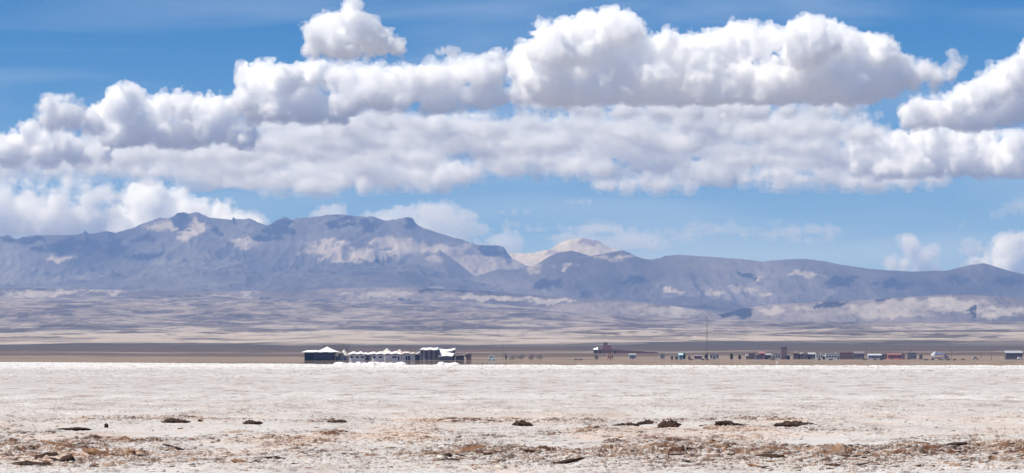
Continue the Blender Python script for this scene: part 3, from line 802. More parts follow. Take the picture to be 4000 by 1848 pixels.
def bush(px, top, w, D, label, seed, leaf=LEAF_G, group=None, base=1407.5):
    r_, lx = root_at("bush", px - w / 2, px + w / 2, D, label, "bush", group)
    s = D / F
    H = (base - top) * s
    m = MB()
    for a in range(4):
        t = a * 1.6 + seed
        m.tube((0, 0, 0), (math.cos(t) * w * s * .22, math.sin(t) * w * s * .2, H * .6), .05, .02, 6)
    m.build("stem", BARK, r_)
    obj("crown", crown_mesh(w * s / 2, w * s / 2, H * .55, H * .5, 600, seed, .14), leaf, r_)
for px, top, w, lab in ((1977, 1381, 16, "upright grey bush at the left end of the long grey hedge"), (2075, 1386, 30, "dark wide bush at the middle of the grey bush row"), (2108, 1386, 36, "darkest wide bush at the right end of the grey bush row"),
                        (2329, 1387, 18, "round grey bush below the dark red church"), (2625, 1392, 12, "small grey bush left of a bigger one by the turquoise booth"), (2643, 1390, 16, "grey bush just left of the turquoise booth"), (2692, 1391, 12, "low grey bush just right of the tree by the booth")):
    bush(px, top, w, TOWN_D - 30, lab, px)
bush(2006, 1389, 44, TOWN_D - 25, "pale grey hedge between the upright bush and the dark bushes", 77, leaf_mat("pale_leaves", (.11, .115, .105), (.19, .19, .175)))
bush(2040, 1389, 40, TOWN_D - 25, "pale grey hedge touching the dark wide bush", 78, leaf_mat("pale_leaves", (.11, .115, .105), (.19, .19, .175)))
q = np.random.default_rng(44)
low_px = [1600 + i * 0 for i in range(0)] + [2250, 2268, 2700, 2745, 2762, 3018, 3200, 3245, 3377, 3418, 3443, 3618, 3642, 3678, 3704, 3728, 3762]
for i, px in enumerate(low_px):
    bush(px, 1403.5, 13 + 4 * (i % 3), TOWN_D - 90 - (i % 4) * 6, "low dark scrub clump at the foot of the settlement", 200 + i, LEAF_G, "scrub clumps along the settlement", base=1408.5)

def hc(r, g, b, rough=0.85, var=0.22, scale=1.2):
    """Lightened coats: distance haze and heat shimmer mixed into the colour as pale tan."""
    k = .36  # share of pale tan that paints the softening haze
    return col(*(round(min(.8, v * 1.25 * (1 - k) + w * k), 3) for v, w in zip((r, g, b), (.27, .235, .21))), rough, var, scale)
# ------------------------------------------------------------------ the settlement on the right
def house(px0, px1, top, label, wallc, roof="flat", roofc=None, D=TOWN_D, base=1407.3, doors=1, wins=2, depth=6.0, name="house", cat="house", seed=0):
    r_, lx = root_at(name, px0, px1, D, label, cat)
    s = D / F
    H = (base - top) * s
    a, c = lx(px0), lx(px1)
    W_ = c - a
    roofc = roofc or hc(.30, .29, .29)
    wt = H if roof == "flat" else H * .74
    MB().box(a, c, 0, depth, 0, wt).build("wall", wallc, r_)
    if roof == "flat":
        MB().box(a - .12, c + .12, -.12, depth + .12, wt + .002, wt + .2).build("roof", roofc, r_)
        MB().box(a + W_ * .7, a + W_ * .7 + .5, 2, 2.5, wt + .203, wt + .8).build("chimney", wallc, r_)
    elif roof == "shed":
        MB().sheet(lambda u, v: (a - .2 + (W_ + .4) * u, -.3 + (depth + .6) * v, wt + .12 + (H - wt) * v), 6, 6, .1).build("roof", roofc, r_)
    elif roof == "gable":
        MB().hull([(a - .2, -.3, wt), (c + .2, -.3, wt), (a - .2, depth + .3, wt), (c + .2, depth + .3, wt), (a - .1, depth / 2, H), (c + .1, depth / 2, H)]).build("roof", roofc, r_)
    elif roof == "vault":
        MB().sheet(lambda u, v: (a - .1 + (W_ + .2) * u, -.3 + (depth + .6) * v, wt + .1 + (H - wt) * math.sin(math.pi * min(max(u, .02), .98))), 14, 5, .12).build("roof", roofc, r_)
    n = doors + wins
    k = 0
    order = list(range(n))
    random.Random(seed).shuffle(order)
    for j, i in enumerate(order):
        xm = a + W_ * (i + .5) / n
        hw = min(.55, W_ / n * .33)
        if j < doors:
            d_ = MB().box(xm - hw * .85, xm + hw * .85, -.06, -.003, 0.0, min(2.05, wt * .85)).build("door", hc(.07, .055, .06), r_)
            MB().box(xm + hw * .55, xm + hw * .65, -.1, -.063, 1.0, 1.12).build("handle", hc(.5, .5, .5, .4), d_)
        else:
            f_ = MB().box(xm - hw, xm + hw, -.05, -.003, min(1.1, wt * .4), min(2.1, wt * .8)).build("window", hc(.26, .25, .25), r_)
            MB().box(xm - hw + .08, xm + hw - .08, -.075, -.053, min(1.1, wt * .4) + .08, min(2.1, wt * .8) - .08).build("pane", GLASS, f_)
    return r_
MAROON, CRIM, SLATE = hc(.115, .045, .05), hc(.24, .045, .075), hc(.10, .11, .14)
PALE, CYAN, MAUVE = hc(.50, .52, .55), hc(.46, .58, .62), hc(.20, .13, .155)
house(2372, 2396, 1385, "small bright orange house below the dark red church", hc(.62, .30, .17), "flat", D=TOWN_D + 30, seed=1)
house(2458, 2484, 1386, "pale blue grey house with a dark left bay, right of the orange one", hc(.40, .43, .47), "shed", D=TOWN_D + 30, seed=2)
house(2578, 2596, 1388, "faint grey house alone between the blue grey house and the bushes", hc(.32, .32, .33), "flat", D=TOWN_D + 60, seed=3)
house(2652, 2668, 1383, "little turquoise booth tucked against a dark tree", hc(.20, .48, .56), "shed", roofc=hc(.42, .68, .72), doors=1, wins=0, depth=3, D=TOWN_D - 24, name="booth", cat="booth", seed=4)
house(2712, 2742, 1390, "low mauve house left of the lattice mast", hc(.30, .21, .24), "gable", roofc=MAUVE, D=TOWN_D + 20, seed=5)
house(2772, 2808, 1387, "pale house with a dark doorway just right of the lattice mast", hc(.44, .42, .41), "flat", D=TOWN_D + 10, seed=6)
house(2914, 2925, 1389, "narrow grey mauve lean-to against the square maroon house", hc(.27, .23, .25), "shed", D=TOWN_D + 4, doors=1, wins=0, name="shed", cat="shed", seed=7)
house(2925, 2951, 1385, "square maroon house left of the crimson one", MAROON, "flat", roofc=hc(.16, .09, .1), seed=8)
house(2952, 2972, 1384, "dark slate house in front of the crimson house", SLATE, "vault", roofc=SLATE, D=TOWN_D - 12, depth=4, seed=9)
house(2965, 2987, 1376, "crimson house standing taller behind the dark slate one", CRIM, "gable", roofc=hc(.30, .08, .11), D=TOWN_D + 2, seed=10)
house(2989, 3013, 1385, "grey blue house between crimson house and maroon tower", hc(.27, .29, .32), "shed", D=TOWN_D + 6, seed=11)
house(3018, 3048, 1386, "pale lavender house against the left side of the maroon tower", hc(.45, .44, .48), "flat", D=TOWN_D + 6, seed=12)
house(3051, 3075, 1363, "tall narrow maroon tower house, the highest in the settlement", hc(.12, .065, .08), "flat", roofc=MAROON, D=TOWN_D - 6, base=1409, wins=1, doors=1, name="tower_house", cat="tower", seed=13)
house(3076, 3086, 1390, "small slate shed leaning on the right side of the maroon tower", SLATE, "shed", D=TOWN_D - 2, doors=1, wins=0, depth=4, name="shed", cat="shed", seed=14)
house(3100, 3121, 1375, "dark maroon gabled house left of the white edged barn", hc(.11, .06, .065), "gable", roofc=hc(.10, .05, .055), seed=15)
house(3124, 3157, 1380, "dark barn with a curved white edged roof", hc(.08, .08, .095), "vault", roofc=hc(.55, .60, .64), wins=1, name="barn", cat="barn", seed=16)
house(3158, 3186, 1380, "grey workshop with a pale gable between barn and white house", hc(.14, .145, .15), "gable", roofc=hc(.35, .36, .38), D=TOWN_D + 4, name="workshop", cat="workshop", seed=17)
house(3188, 3213, 1387, "white house with a mint tint left of a dark gateway", hc(.62, .66, .64), "flat", roofc=hc(.5, .52, .5), seed=18)
house(3214, 3225, 1391, "dark little gatehouse between the two white houses", SLATE, "gable", doors=1, wins=0, D=TOWN_D + 3, name="gatehouse", cat="gatehouse", seed=19)
house(3226, 3280, 1385, "long white house with a sky blue right end", PALE, "flat", roofc=CYAN, wins=4, seed=20)
house(3281, 3332, 1382, "long maroon house with a pink patch beside the long white one", hc(.13, .05, .052), "flat", roofc=hc(.16, .08, .08), wins=4, seed=21)
house(3337, 3377, 1376, "purple grey house with twin raised bays right of the long maroon house", hc(.165, .13, .165), "gable", roofc=hc(.15, .12, .15), wins=3, seed=22)
house(3392, 3444, 1386, "long pale blue grey house right of the purple grey one", hc(.42, .45, .49), "shed", roofc=hc(.5, .54, .58), wins=4, seed=23)
house(3446, 3466, 1388, "low grey shed between the pale long house and the orange red house", hc(.18, .17, .18), "flat", D=TOWN_D + 3, wins=1, name="shed", cat="shed", seed=24)
house(3468, 3512, 1384, "bright orange red house with a dark red roof", hc(.62, .17, .13), "shed", roofc=hc(.22, .05, .06), wins=3, seed=25)
house(3513, 3535, 1384, "rose pink house with a round gable end beside the orange red house", hc(.42, .14, .17), "vault", roofc=hc(.32, .14, .17), wins=1, seed=26)
house(3545, 3580, 1383, "slate grey house at the right end of the row", hc(.14, .15, .175), "flat", roofc=SLATE, wins=2, seed=27)
house(3592, 3604, 1390, "tiny brown hut standing alone right of the slate house", hc(.13, .1, .085), "flat", doors=1, wins=0, depth=2.4, name="hut", cat="hut", seed=28)
house(3929, 3994, 1377, "dark navy house with a white patch at the right edge of the frame", hc(.055, .055, .085), "shed", roofc=hc(.34, .36, .40), wins=3, D=TOWN_D - 10, base=1411, seed=29)

# blue and white tarpaulin truck
r_, lx = root_at("covered_truck", 3634, 3706, TOWN_D - 8, "blue covered truck with a bulging white front canvas", "truck")
s = TOWN_D / F
m = MB(); m.sheet(lambda u, v: (lx(3650) + (lx(3690) - lx(3650)) * u, -1.1 + 2.2 * v, 1.2 + (2.9 - 1.0 * u) * math.sin(math.pi * (.1 + .8 * v)) ** .5), 10, 11, .08)
m.build("canopy", hc(.07, .11, .27), r_, smooth=True)
MB().hull([(lx(3650), y, z) for y, z in ((-1.1, .7), (1.1, .7), (-1.1, 2.4), (1.1, 2.4), (-.7, 4.1), (.7, 4.1))] + [(lx(3637), y, z) for y, z in ((-.9, 2.1), (.9, 2.1), (-.6, 2.8), (.6, 2.8))] + [(lx(3657), y, z) for y, z in ((-.6, 4.3), (.6, 4.3))]).build("front_canvas", hc(.74, .78, .80), r_)
MB().box(lx(3640), lx(3706), -1.0, 1.0, .62, 1.18).build("chassis", hc(.10, .11, .18), r_)
MB().hull([(lx(3690), y, z) for y in (-1, 1) for z in (1.2, 2.7)] + [(lx(3706), y, z) for y in (-1, 1) for z in (1.2, 1.6)]).build("cargo", hc(.13, .12, .18), r_)
for px in (3646, 3668, 3694):
    for y in (-.95, .95):
        wheel(r_, lx(px), y, .42, .28)
vehicle("parked_car", 3800, 3822, TOWN_D - 20, 1.6, "small pale car parked on open ground between the truck and a pole", "car", hc(.40, .36, .34, .5), "car")
vehicle("parked_car", 3974, 3996, TOWN_D - 30, 1.5, "white car parked before the dark navy house", "car", WHITE, "car")

# the dark red church on its rise
r_, lx = root_at("brick_church", 2337, 2395, 3000, "dark red stepped church with a block tower on the rise", "church")
s3 = 3000 / F
z3 = lambda py: (1384 - py) * s3
REDB = hc(.19, .05, .045, var=.35, scale=.8)
MB().box(lx(2338), lx(2396), 0, 16, 0, z3(1367)).build("wall", REDB, r_)
MB().box(lx(2353), lx(2388), 2, 14, z3(1367) + .003, z3(1352)).build("upper_storey", hc(.19, .065, .06, var=.3), r_)
t_ = MB().box(lx(2358), lx(2375), 3, 9, z3(1352) + .003, z3(1343)).build("tower", hc(.12, .045, .045), r_)
MB().hull([(lx(2357), 2.8, z3(1343)), (lx(2376), 2.8, z3(1343)), (lx(2357), 9.2, z3(1343)), (lx(2376), 9.2, z3(1343)), (lx(2366), 6, z3(1338))]).build("roof", hc(.07, .04, .05), t_)
MB().box(lx(2374), lx(2379), 1.8, 1.998, z3(1351), z3(1346)).build("bell_window", WHITE, r_)
for i, px in enumerate((2372, 2382, 2391, 2346, 2359)):
    MB().box(lx(px), lx(px + 4), -.12, -.004, .2, 2.3).build("door" if i == 0 else "window", DARK, r_)
r_, lx = root_at("church_hall", 2317, 2337, 2996, "dark low house with a white roof against the church's left side", "house")
MB().box(lx(2319), lx(2336), 0, 8, 0, z3(1370)).build("wall", hc(.05, .03, .04), r_)
MB().sheet(lambda u, v: (lx(2318) + (lx(2336) - lx(2318)) * u, -.4 + 8.8 * v, z3(1369.5) + 1.4 * v * u + .7 * v), 5, 5, .2).build("roof", WHITE, r_)
MB().box(lx(2325), lx(2329), -.1, -.004, 0, 2).build("door", DARK, r_)
r_, lx = root_at("perimeter_wall", 2397, 2572, 3004, "long dark red brick wall running right from the church", "wall")
def wl(u, v):
    return (lx(2397) + (lx(2572) - lx(2397)) * u, .5 * v, max(.5, z3(1370) * (1 - .72 * u) + .12 * math.sin(u * 23)))
m = MB(); m.sheet(wl, 40, 2, 3.2); m.build("brickwork", REDB, r_)
for u in np.linspace(.04, .96, 12):
    MB().box(lx(2397 + 175 * u) - .3, lx(2397 + 175 * u) + .3, -.3, -.004, -.4, max(.6, z3(1370) * (1 - .72 * u) + .2)).build("pier", hc(.09, .045, .06), r_)

# the lattice mast
def lattice(px, top, base, D, wid, label, arms=()):
    r_, lx = root_at("radio_mast", px - 2, px + 2, D, label, "mast")
    s = D / F
    H = (base - top) * s
    n = 16
    for sx, sy in ((-1, -1), (1, -1), (1, 1), (-1, 1)):
        MB().tube((sx * wid, sy * wid, 0), (sx * wid * .35, sy * wid * .35, H), .06, .035, 6).build("leg", col(.16, .08, .075), r_)
    m = MB()
    for i in range(n):
        z0, z1 = H * i / n, H * (i + 1) / n
        w0, w1 = wid * (1 - .65 * i / n), wid * (1 - .65 * (i + 1) / n)
        C0 = [(-w0, -w0), (w0, -w0), (w0, w0), (-w0, w0)]; C1 = [(-w1, -w1), (w1, -w1), (w1, w1), (-w1, w1)]
        for k in range(4):
            m.tube((*C0[k], z0), (*C1[(k + 1) % 4], z1), .02, .02, 5)
            m.tube((*C1[k], z1), (*C1[(k + 1) % 4], z1), .02, .02, 5)
    m.build("bracing", hc(.24, .13, .12), r_)
    for z, w in arms:
        MB().box(-w, w, -.06, .06, (base - z) * s, (base - z) * s + .14).build("crossarm", hc(.2, .17, .17), r_)
    MB().tube((0, 0, H), (0, 0, H + 1.2), .03, .015, 6).build("aerial", hc(.3, .3, .3), r_)
    MB().box(-wid * 1.6, wid * 1.6, -wid * 1.6, wid * 1.6, -.3, .12).build("footing", hc(.4, .39, .38), r_)
lattice(2761, 1241, 1407, TOWN_D + 15, .42, "tall slim rust red lattice mast rising above the settlement", [(1310, 1.1), (1353, .9), (1296, .5)])
def pole(px, top, D, label, arm=.7, base=1408):
    r_, lx = root_at("utility_pole", px - 1, px + 1, D, label, "pole", None)
    H = (base - top) * D / F
    MB().tube((0, 0, -.1), (0, 0, H), .15, .1, 8).build("post", hc(.11, .085, .08), r_)
    MB().box(-arm, arm, -.07, .07, H - .5, H - .36).build("crossarm", hc(.12, .1, .09), r_)
    for x in (-arm * .8, 0.0 + .14, arm * .8):
        MB().tube((x, 0, H - .36), (x, 0, H - .16), .05, .04, 6).build("insulator", hc(.4, .4, .42), r_)
for px, top, lab in ((3873, 1361, "dark utility pole between the pale car and the navy house"), (3717, 1372, "thin utility pole just right of the blue truck"), (3556, 1376, "utility pole rising behind the slate grey house"),
                     (3383, 1340, "tall utility pole above the purple grey house"), (1964, 1350, "thin utility pole behind the grey bushes right of the van"), (2976, 1352, "utility pole behind the crimson house"), (3832, 1372, "faint utility pole between the pale car and dark pole")):
    pole(px, top, TOWN_D + (40 if px != 3873 else -60), lab)
r_, lx = root_at("marker_post", 3031, 3037, 900, "short white marker post on the shore below the maroon tower", "post")
MB().hull([(x * .16, y * .16, z) for x in (-1, 1) for y in (-1, 1) for z in (-.05, .42)] + [(0, 0, .56)]).build("post", WHITE, r_)
MB().box(-.2, .2, -.2, .2, -.08, .06).build("base", hc(.5, .48, .45), r_)

# ------------------------------------------------------------------ added white mounds, shaped to stand for the bright mirage strip
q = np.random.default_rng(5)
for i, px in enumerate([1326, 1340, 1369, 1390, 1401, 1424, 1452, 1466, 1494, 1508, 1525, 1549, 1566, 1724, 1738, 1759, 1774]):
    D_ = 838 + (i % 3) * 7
    hp_ = (px, D_, "low white mound added for the bright mirage strip before the white cabins" if px < 1600 else "low white mound added for the bright mirage strip before the pavilion", "mound",
           "mirage mounds before the cabins" if px < 1600 else "mirage mounds before the pavilion")
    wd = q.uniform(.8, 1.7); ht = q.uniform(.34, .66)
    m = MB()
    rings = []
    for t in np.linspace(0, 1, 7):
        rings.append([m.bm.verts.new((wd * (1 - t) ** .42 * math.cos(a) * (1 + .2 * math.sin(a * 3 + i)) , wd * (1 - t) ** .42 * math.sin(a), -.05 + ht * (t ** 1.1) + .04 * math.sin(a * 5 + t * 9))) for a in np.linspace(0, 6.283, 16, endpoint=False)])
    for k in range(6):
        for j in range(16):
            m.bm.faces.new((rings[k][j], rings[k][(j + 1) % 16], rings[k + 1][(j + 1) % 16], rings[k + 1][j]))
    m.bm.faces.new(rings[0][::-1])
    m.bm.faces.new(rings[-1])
    o = m.build("mirage_mound", WHITE, None, smooth=True)
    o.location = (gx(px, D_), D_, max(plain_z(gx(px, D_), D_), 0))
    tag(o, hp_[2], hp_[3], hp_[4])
# ------------------------------------------------------------------ an added mirror sheet standing for the mirage along the shore
ub = np.linspace(-0.3, 0.3, 260)
yb = np.stack([shore_d(ub) - 4, shore_d(ub) * .45 + .55 * (HOTEL_D - 30), np.full(260, HOTEL_D - 14.0)])
m_br, nt, b = pmat("mirage_mirror", 0.0, 0.5)
ov = obj_vec(nt)
b.inputs["Base Color"].default_value = (.20, .16, .135, 1)
breakup_noise = noise_node(nt, .012, 5, .6, ov, (1.2, .35, 1))  # breaks the mirror into patches
dry = N(nt, "ShaderNodeBsdfDiffuse")
nt.links.new(ramp(nt, [(.35, (.17, .125, .095)), (.6, (.29, .22, .165)), (.74, (.60, .55, .5))], noise_node(nt, .11, 5, .62, ov, (1.3, .18, 1)).outputs[0]).outputs[0], dry.inputs[0])
ms = N(nt, "ShaderNodeMixShader")
sx_ = N(nt, "ShaderNodeSeparateXYZ"); nt.links.new(ov, sx_.inputs[0])
# the mirror is clearest before the hotel; tan shore takes over to both sides
xr = N(nt, "ShaderNodeMapRange"); xr.inputs[1].default_value = -300; xr.inputs[2].default_value = 100; nt.links.new(sx_.outputs[0], xr.inputs[0])
matte_tan_x = ramp(nt, [(0, (.55,) * 3), (.47, (.5,) * 3), (.50, (.04,) * 3), (.71, (.06,) * 3), (.76, (.86,) * 3), (1, (.9,) * 3)], xr.outputs[0]).outputs[0]
mxr = N(nt, "ShaderNodeMath", operation='MAXIMUM')
nt.links.new(ramp(nt, [(.40, (.05,) * 3), (.66, (.6,) * 3)], breakup_noise.outputs[0]).outputs[0], mxr.inputs[0]); nt.links.new(matte_tan_x, mxr.inputs[1])
nt.links.new(mxr.outputs[0], ms.inputs[0])
nt.links.new(b.outputs[0], ms.inputs[1]); nt.links.new(dry.outputs[0], ms.inputs[2])
nt.links.new(ms.outputs[0], nt.nodes["Material Output"].inputs["Surface"])
me = np_mesh("mirage_sheet", np.stack([ub[None] * yb, yb, np.full_like(yb, .03)], -1).reshape(-1, 3), grid_quads(3, 260))
tag(obj("mirage_sheet", me, m_br), kind="structure")

# ------------------------------------------------------------------ churned clods of wetted clay and salt
m_clod, nt, b = pmat("wet_clay", .8, .25)
ov = obj_vec(nt)
c = ramp(nt, [(.32, (.014, .007, .005)), (.54, (.042, .020, .012)), (.74, (.14, .066, .034))], noise_node(nt, 9, 6, .65, ov).outputs[0]).outputs[0]
salted = ramp(nt, [(.64, (0, 0, 0)), (.72, (.55,) * 3)], noise_node(nt, 14, 4, .6, ov).outputs[0]).outputs[0]
nt.links.new(mix(nt, salted, c, (.60, .50, .42)), b.inputs["Base Color"])
m_tan, nt, b = pmat("dry_clay", .85, .2)
ov = obj_vec(nt)
c = ramp(nt, [(.3, (.10, .048, .024)), (.55, (.26, .135, .07)), (.75, (.42, .30, .22))], noise_node(nt, 8, 6, .65, ov).outputs[0]).outputs[0]
nt.links.new(c, b.inputs["Base Color"])
m_crust, nt, b = pmat("lifted_salt_crust", .8, .3)
ov = obj_vec(nt)
c = ramp(nt, [(.3, (.34, .22, .13)), (.45, (.50, .42, .34)), (.7, (.62, .57, .51))], noise_node(nt, 7, 6, .65, ov).outputs[0]).outputs[0]
nt.links.new(c, b.inputs["Base Color"])

def ico(sub):
    bm = bmesh.new()
    bmesh.ops.create_icosphere(bm, subdivisions=sub, radius=1.0)
    v = np.array([p.co for p in bm.verts]); f = np.array([[q.index for q in p.verts] for p in bm.faces])
    bm.free()
    return v, f
def noise_dir(v, k, seed):
    return fbm(v[:, 0] * k + v[:, 2] * k * .7 + 10, v[:, 1] * k - v[:, 2] * k * .6 + 20, 4, seed, .6)
def clod_mesh(w, dpt, hgt, seed, sub=4, spike=.5, lumps=1):
    """One torn lump: a lobed body with broken, jagged upper edges, its foot sunk in the crust."""
    v, f = ico(sub)
    q = np.random.default_rng(seed)
    r = 1 + .38 * noise_dir(v, 1.6, seed) + .22 * noise_dir(v, 4.5, seed + 3)
    p = v * r[:, None]
    # angular, broken faces
    for _ in range(7):
        d = q.normal(size=3); d /= np.linalg.norm(d)
        e = p @ d - q.uniform(.55, .9)
        p = p - np.outer(np.clip(e, 0, None) * .85, d)
    p = p * (w / 2, dpt / 2, hgt * .62)
    up = np.clip(p[:, 2] / (hgt * .5), 0, 1)
    x = p[:, 0]
    p[:, 2] *= 1 + spike * up * (fbm(x * 16 + seed, p[:, 1] * 7, 4, seed + 9, .75)) 
    p[:, 2] += hgt * .32
    return np_mesh("mud_clod", p, f, False)
def place(o, px, py_base, s=1.0):
    d = EYE * F / (py_base - HZ)
    x = (px - 2000) / F * d
    o.location = (x, d, ground_z(x, d) - .004)
    return d
# the line of big dark ridges: (px0, px1, base row, height in pixels, label)
RIDGE = [(630, 745, 1661, 13, "long low dark clod, leftmost of the far line of dark clods", 1), (770, 795, 1660, 12, "short upright dark clod between two long dark clods at the left", 0), (945, 1025, 1666, 14, "reddish dark clod left of the slab shaped one", 1),
         (1275, 1350, 1659, 14, "slab shaped red brown clod with a flat top", 0), (1995, 2082, 1667, 20, "double humped black brown clod near the middle of the far line", 1), (2390, 2490, 1668, 12, "thin tapering dark clod left of the lumpy one", 1),
         (2490, 2560, 1663, 17, "lumpy dark clod with a jagged crest, touching the tapering one", 1), (2567, 2655, 1678, 24, "stout dark clod with sharp spikes on top", 1), (2733, 2780, 1679, 17, "small dark knob of clay between the spiked and the long clod", 0),
         (2785, 2912, 1676, 22, "longest dark clod with a toothed crest right of the small knob", 1), (3022, 3180, 1680, 20, "broad low dark clod, rightmost of the far line", 1), (205, 345, 1690, 9, "low brown ridge at the far left below the far line", 1),
         (405, 425, 1680, 16, "small dark upturned flake at the end of the low brown ridge", 0), (3450, 3540, 1755, 20, "hairy black clod at the right of the near crust", 1), (130, 236, 1800, 22, "wide black clod at the left of the near crust", 0)]
for i, (a, c_, pyb, hp, lab, lng) in enumerate(RIDGE):
    d = EYE * F / (pyb - HZ)
    w = (c_ - a) / F * d
    hgt = hp / F * d * 1.25
    me = clod_mesh(w, max(.22, min(w * .55, .5)), hgt, 500 + i, 5 if lng else 4, .85 if lng else .45)
    o = obj("mud_clod", me, m_clod)
    place(o, (a + c_) / 2, pyb)
    tag(o, lab, "clod", "dark clods of the far line" if pyb < 1700 else None)
# near clods: copies of a dozen torn lumps
kinds = [clod_mesh(1.0, .7, .30 + .08 * (i % 3), 700 + i, 3, 1.1) for i in range(16)]
for i, me in enumerate(kinds):
    me.materials.append((m_clod, m_clod, m_clod, m_tan)[i % 4])
q = np.random.default_rng(99)
BELT = [(0, 650, 1770, 1830, 56, 1.0), (700, 1400, 1770, 1825, 36, .8), (1400, 2100, 1740, 1800, 26, .75), (1650, 2200, 1790, 1846, 40, 1.15), (2200, 2900, 1745, 1830, 48, .85), (2900, 3300, 1780, 1846, 24, 1.1), (3250, 4000, 1745, 1800, 36, .85), (3300, 4000, 1800, 1846, 22, .9), (0, 4000, 1690, 1750, 20, .5), (0, 2000, 1655, 1700, 16, .45)]
n = 0
for (a, c_, y0, y1, k, sc) in BELT:
    m_ = 0
    cx_, cy_, left, spread = 0, 0, 0, 0
    while m_ < k:
        # they lie in torn lines where the crust is broken
        if left <= 0:
            cx_, cy_ = q.uniform(a, c_), q.uniform(y0, y1)
            d_ = EYE * F / (cy_ - HZ)
            rg_ = float(salt_fields(np.array([[(cx_ - 2000) / F * d_]]), np.array([[d_]]))[4][0, 0])
            if q.random() > .06 + 1.6 * rg_:
                continue
            left, spread = int(q.integers(2, 10)), q.uniform(20, 75)
        left -= 1
        px, py = cx_ + q.normal() * spread, min(1852, cy_ + q.normal() * 3.5)
        m_ += 1
        o = bpy.data.objects.new("clay_lump", kinds[int(q.integers(0, len(kinds)))])
        link(o)
        place(o, px, py)
        s = sc * q.uniform(.05, .15) * (2.0 if q.random() < .14 else 1)
        o.scale = (s * q.uniform(1.2, 3.2), s, s * q.uniform(.35, .8))
        o.rotation_euler = (q.uniform(-.25, .25), q.uniform(-.25, .25), q.uniform(-.6, .6) + (3.14 if q.random() < .5 else 0))
        tag(o, "small brown clay lump lying loose on the broken near crust", "lump", "clay lumps strewn over the near crust")
# lifted flakes of crust: too many to count
def flakes(n, seed):
    q = np.random.default_rng(seed)
    P_, Q_ = [], []
    k = 0
    while k < n:
        m = 4000
        py = 1848 - (q.random(m) ** 1.5) * 200
        d = EYE * F / (py - HZ)
        px = q.uniform(-400, 4400, m)
        X = (px - 2000) / F * d
        _, _, _, pn, rg, _ = salt_fields(X, d)
        ok = q.random(m) < (.10 + 1.1 * rg) * (1 - .9 * pn)
        for x, y in zip(X[ok], d[ok]):
            if k >= n: break
            r_ = q.uniform(.015, .055) * (1.9 if q.random() < .08 else 1)
            a = q.uniform(0, 6.28)
            tl = q.uniform(.02, .5)
            ax = np.array([math.cos(a), math.sin(a), 0]); ay = np.array([-math.sin(a) * math.cos(tl), math.cos(a) * math.cos(tl), math.sin(tl)])
            nz = np.cross(ax, ay)
            ang = np.sort(q.uniform(0, 6.28, 6)) if False else np.linspace(0, 6.28, 6, endpoint=False) + q.uniform(-.35, .35, 6)
            rad = r_ * q.uniform(.6, 1.2, 6)
            top = [ax * math.cos(t) * rr * 1.4 + ay * math.sin(t) * rr for t, rr in zip(ang, rad)]
            z = ground_z(x, y) + r_ * math.sin(tl) * .5
            b0 = len(P_)
            for v in top: P_.append(v + (x, y, z) + nz * r_ * .12)
            for v in top: P_.append(v * .9 + (x, y, z) - nz * r_ * .12)
            for i in range(1, 5): Q_.append((b0, b0 + i, b0 + i + 1))
            for i in range(1, 5): Q_.append((b0 + 6, b0 + 6 + i + 1, b0 + 6 + i))
            for i in range(6):
                j = (i + 1) % 6
                Q_.append((b0 + i, b0 + 6 + i, b0 + 6 + j)); Q_.append((b0 + i, b0 + 6 + j, b0 + j))
            k += 1
    me = np_mesh("salt_crust_rubble", np.array(P_), np.array(Q_), False)
    return me
for cnt, mt, sd in ((2600, m_crust, 3), (700, m_tan, 4)):
    o = obj("salt_crust_rubble" if sd == 3 else "clay_crumb_litter", flakes(cnt, sd), mt)
    tag(o, kind="stuff")
# ------------------------------------------------------------------ clouds: lumpy closed bodies filled with bright droplets
def up_axis(a, n, axis, step, off):
    c = np.arange(n) / step + off
    i = np.floor(c).astype(int)
    f = (c - i).astype(np.float32)
    f = f * f * (3 - 2 * f)
    sh = [1, 1, 1]
    sh[axis] = n
    f = f.reshape(sh)
    p = np.take(a, i, axis)
    return p + (np.take(a, i + 1, axis) - p) * f
def noise3(shape, step, r):
    m = [int(s / step) + 3 for s in shape]
    a = r.random(m, dtype=np.float32) * 2 - 1
    for ax in (0, 1, 2):
        a = up_axis(a, shape[ax], ax, step, r.random())
    return a

def vol_mat(name, mfp, g=0.0, col=(0.9995, 0.9995, 0.9995)):
    m = bpy.data.materials.new(name)
    m.use_nodes = True
    nt = m.node_tree
    nt.nodes.clear()
    o = N(nt, "ShaderNodeOutputMaterial")
    v = N(nt, "ShaderNodeVolumeScatter")
    v.inputs["Color"].default_value = (*col, 1)
    v.inputs["Density"].default_value = 1.0 / mfp
    v.inputs["Anisotropy"].default_value = g
    nt.links.new(v.outputs[0], o.inputs["Volume"])
    return m

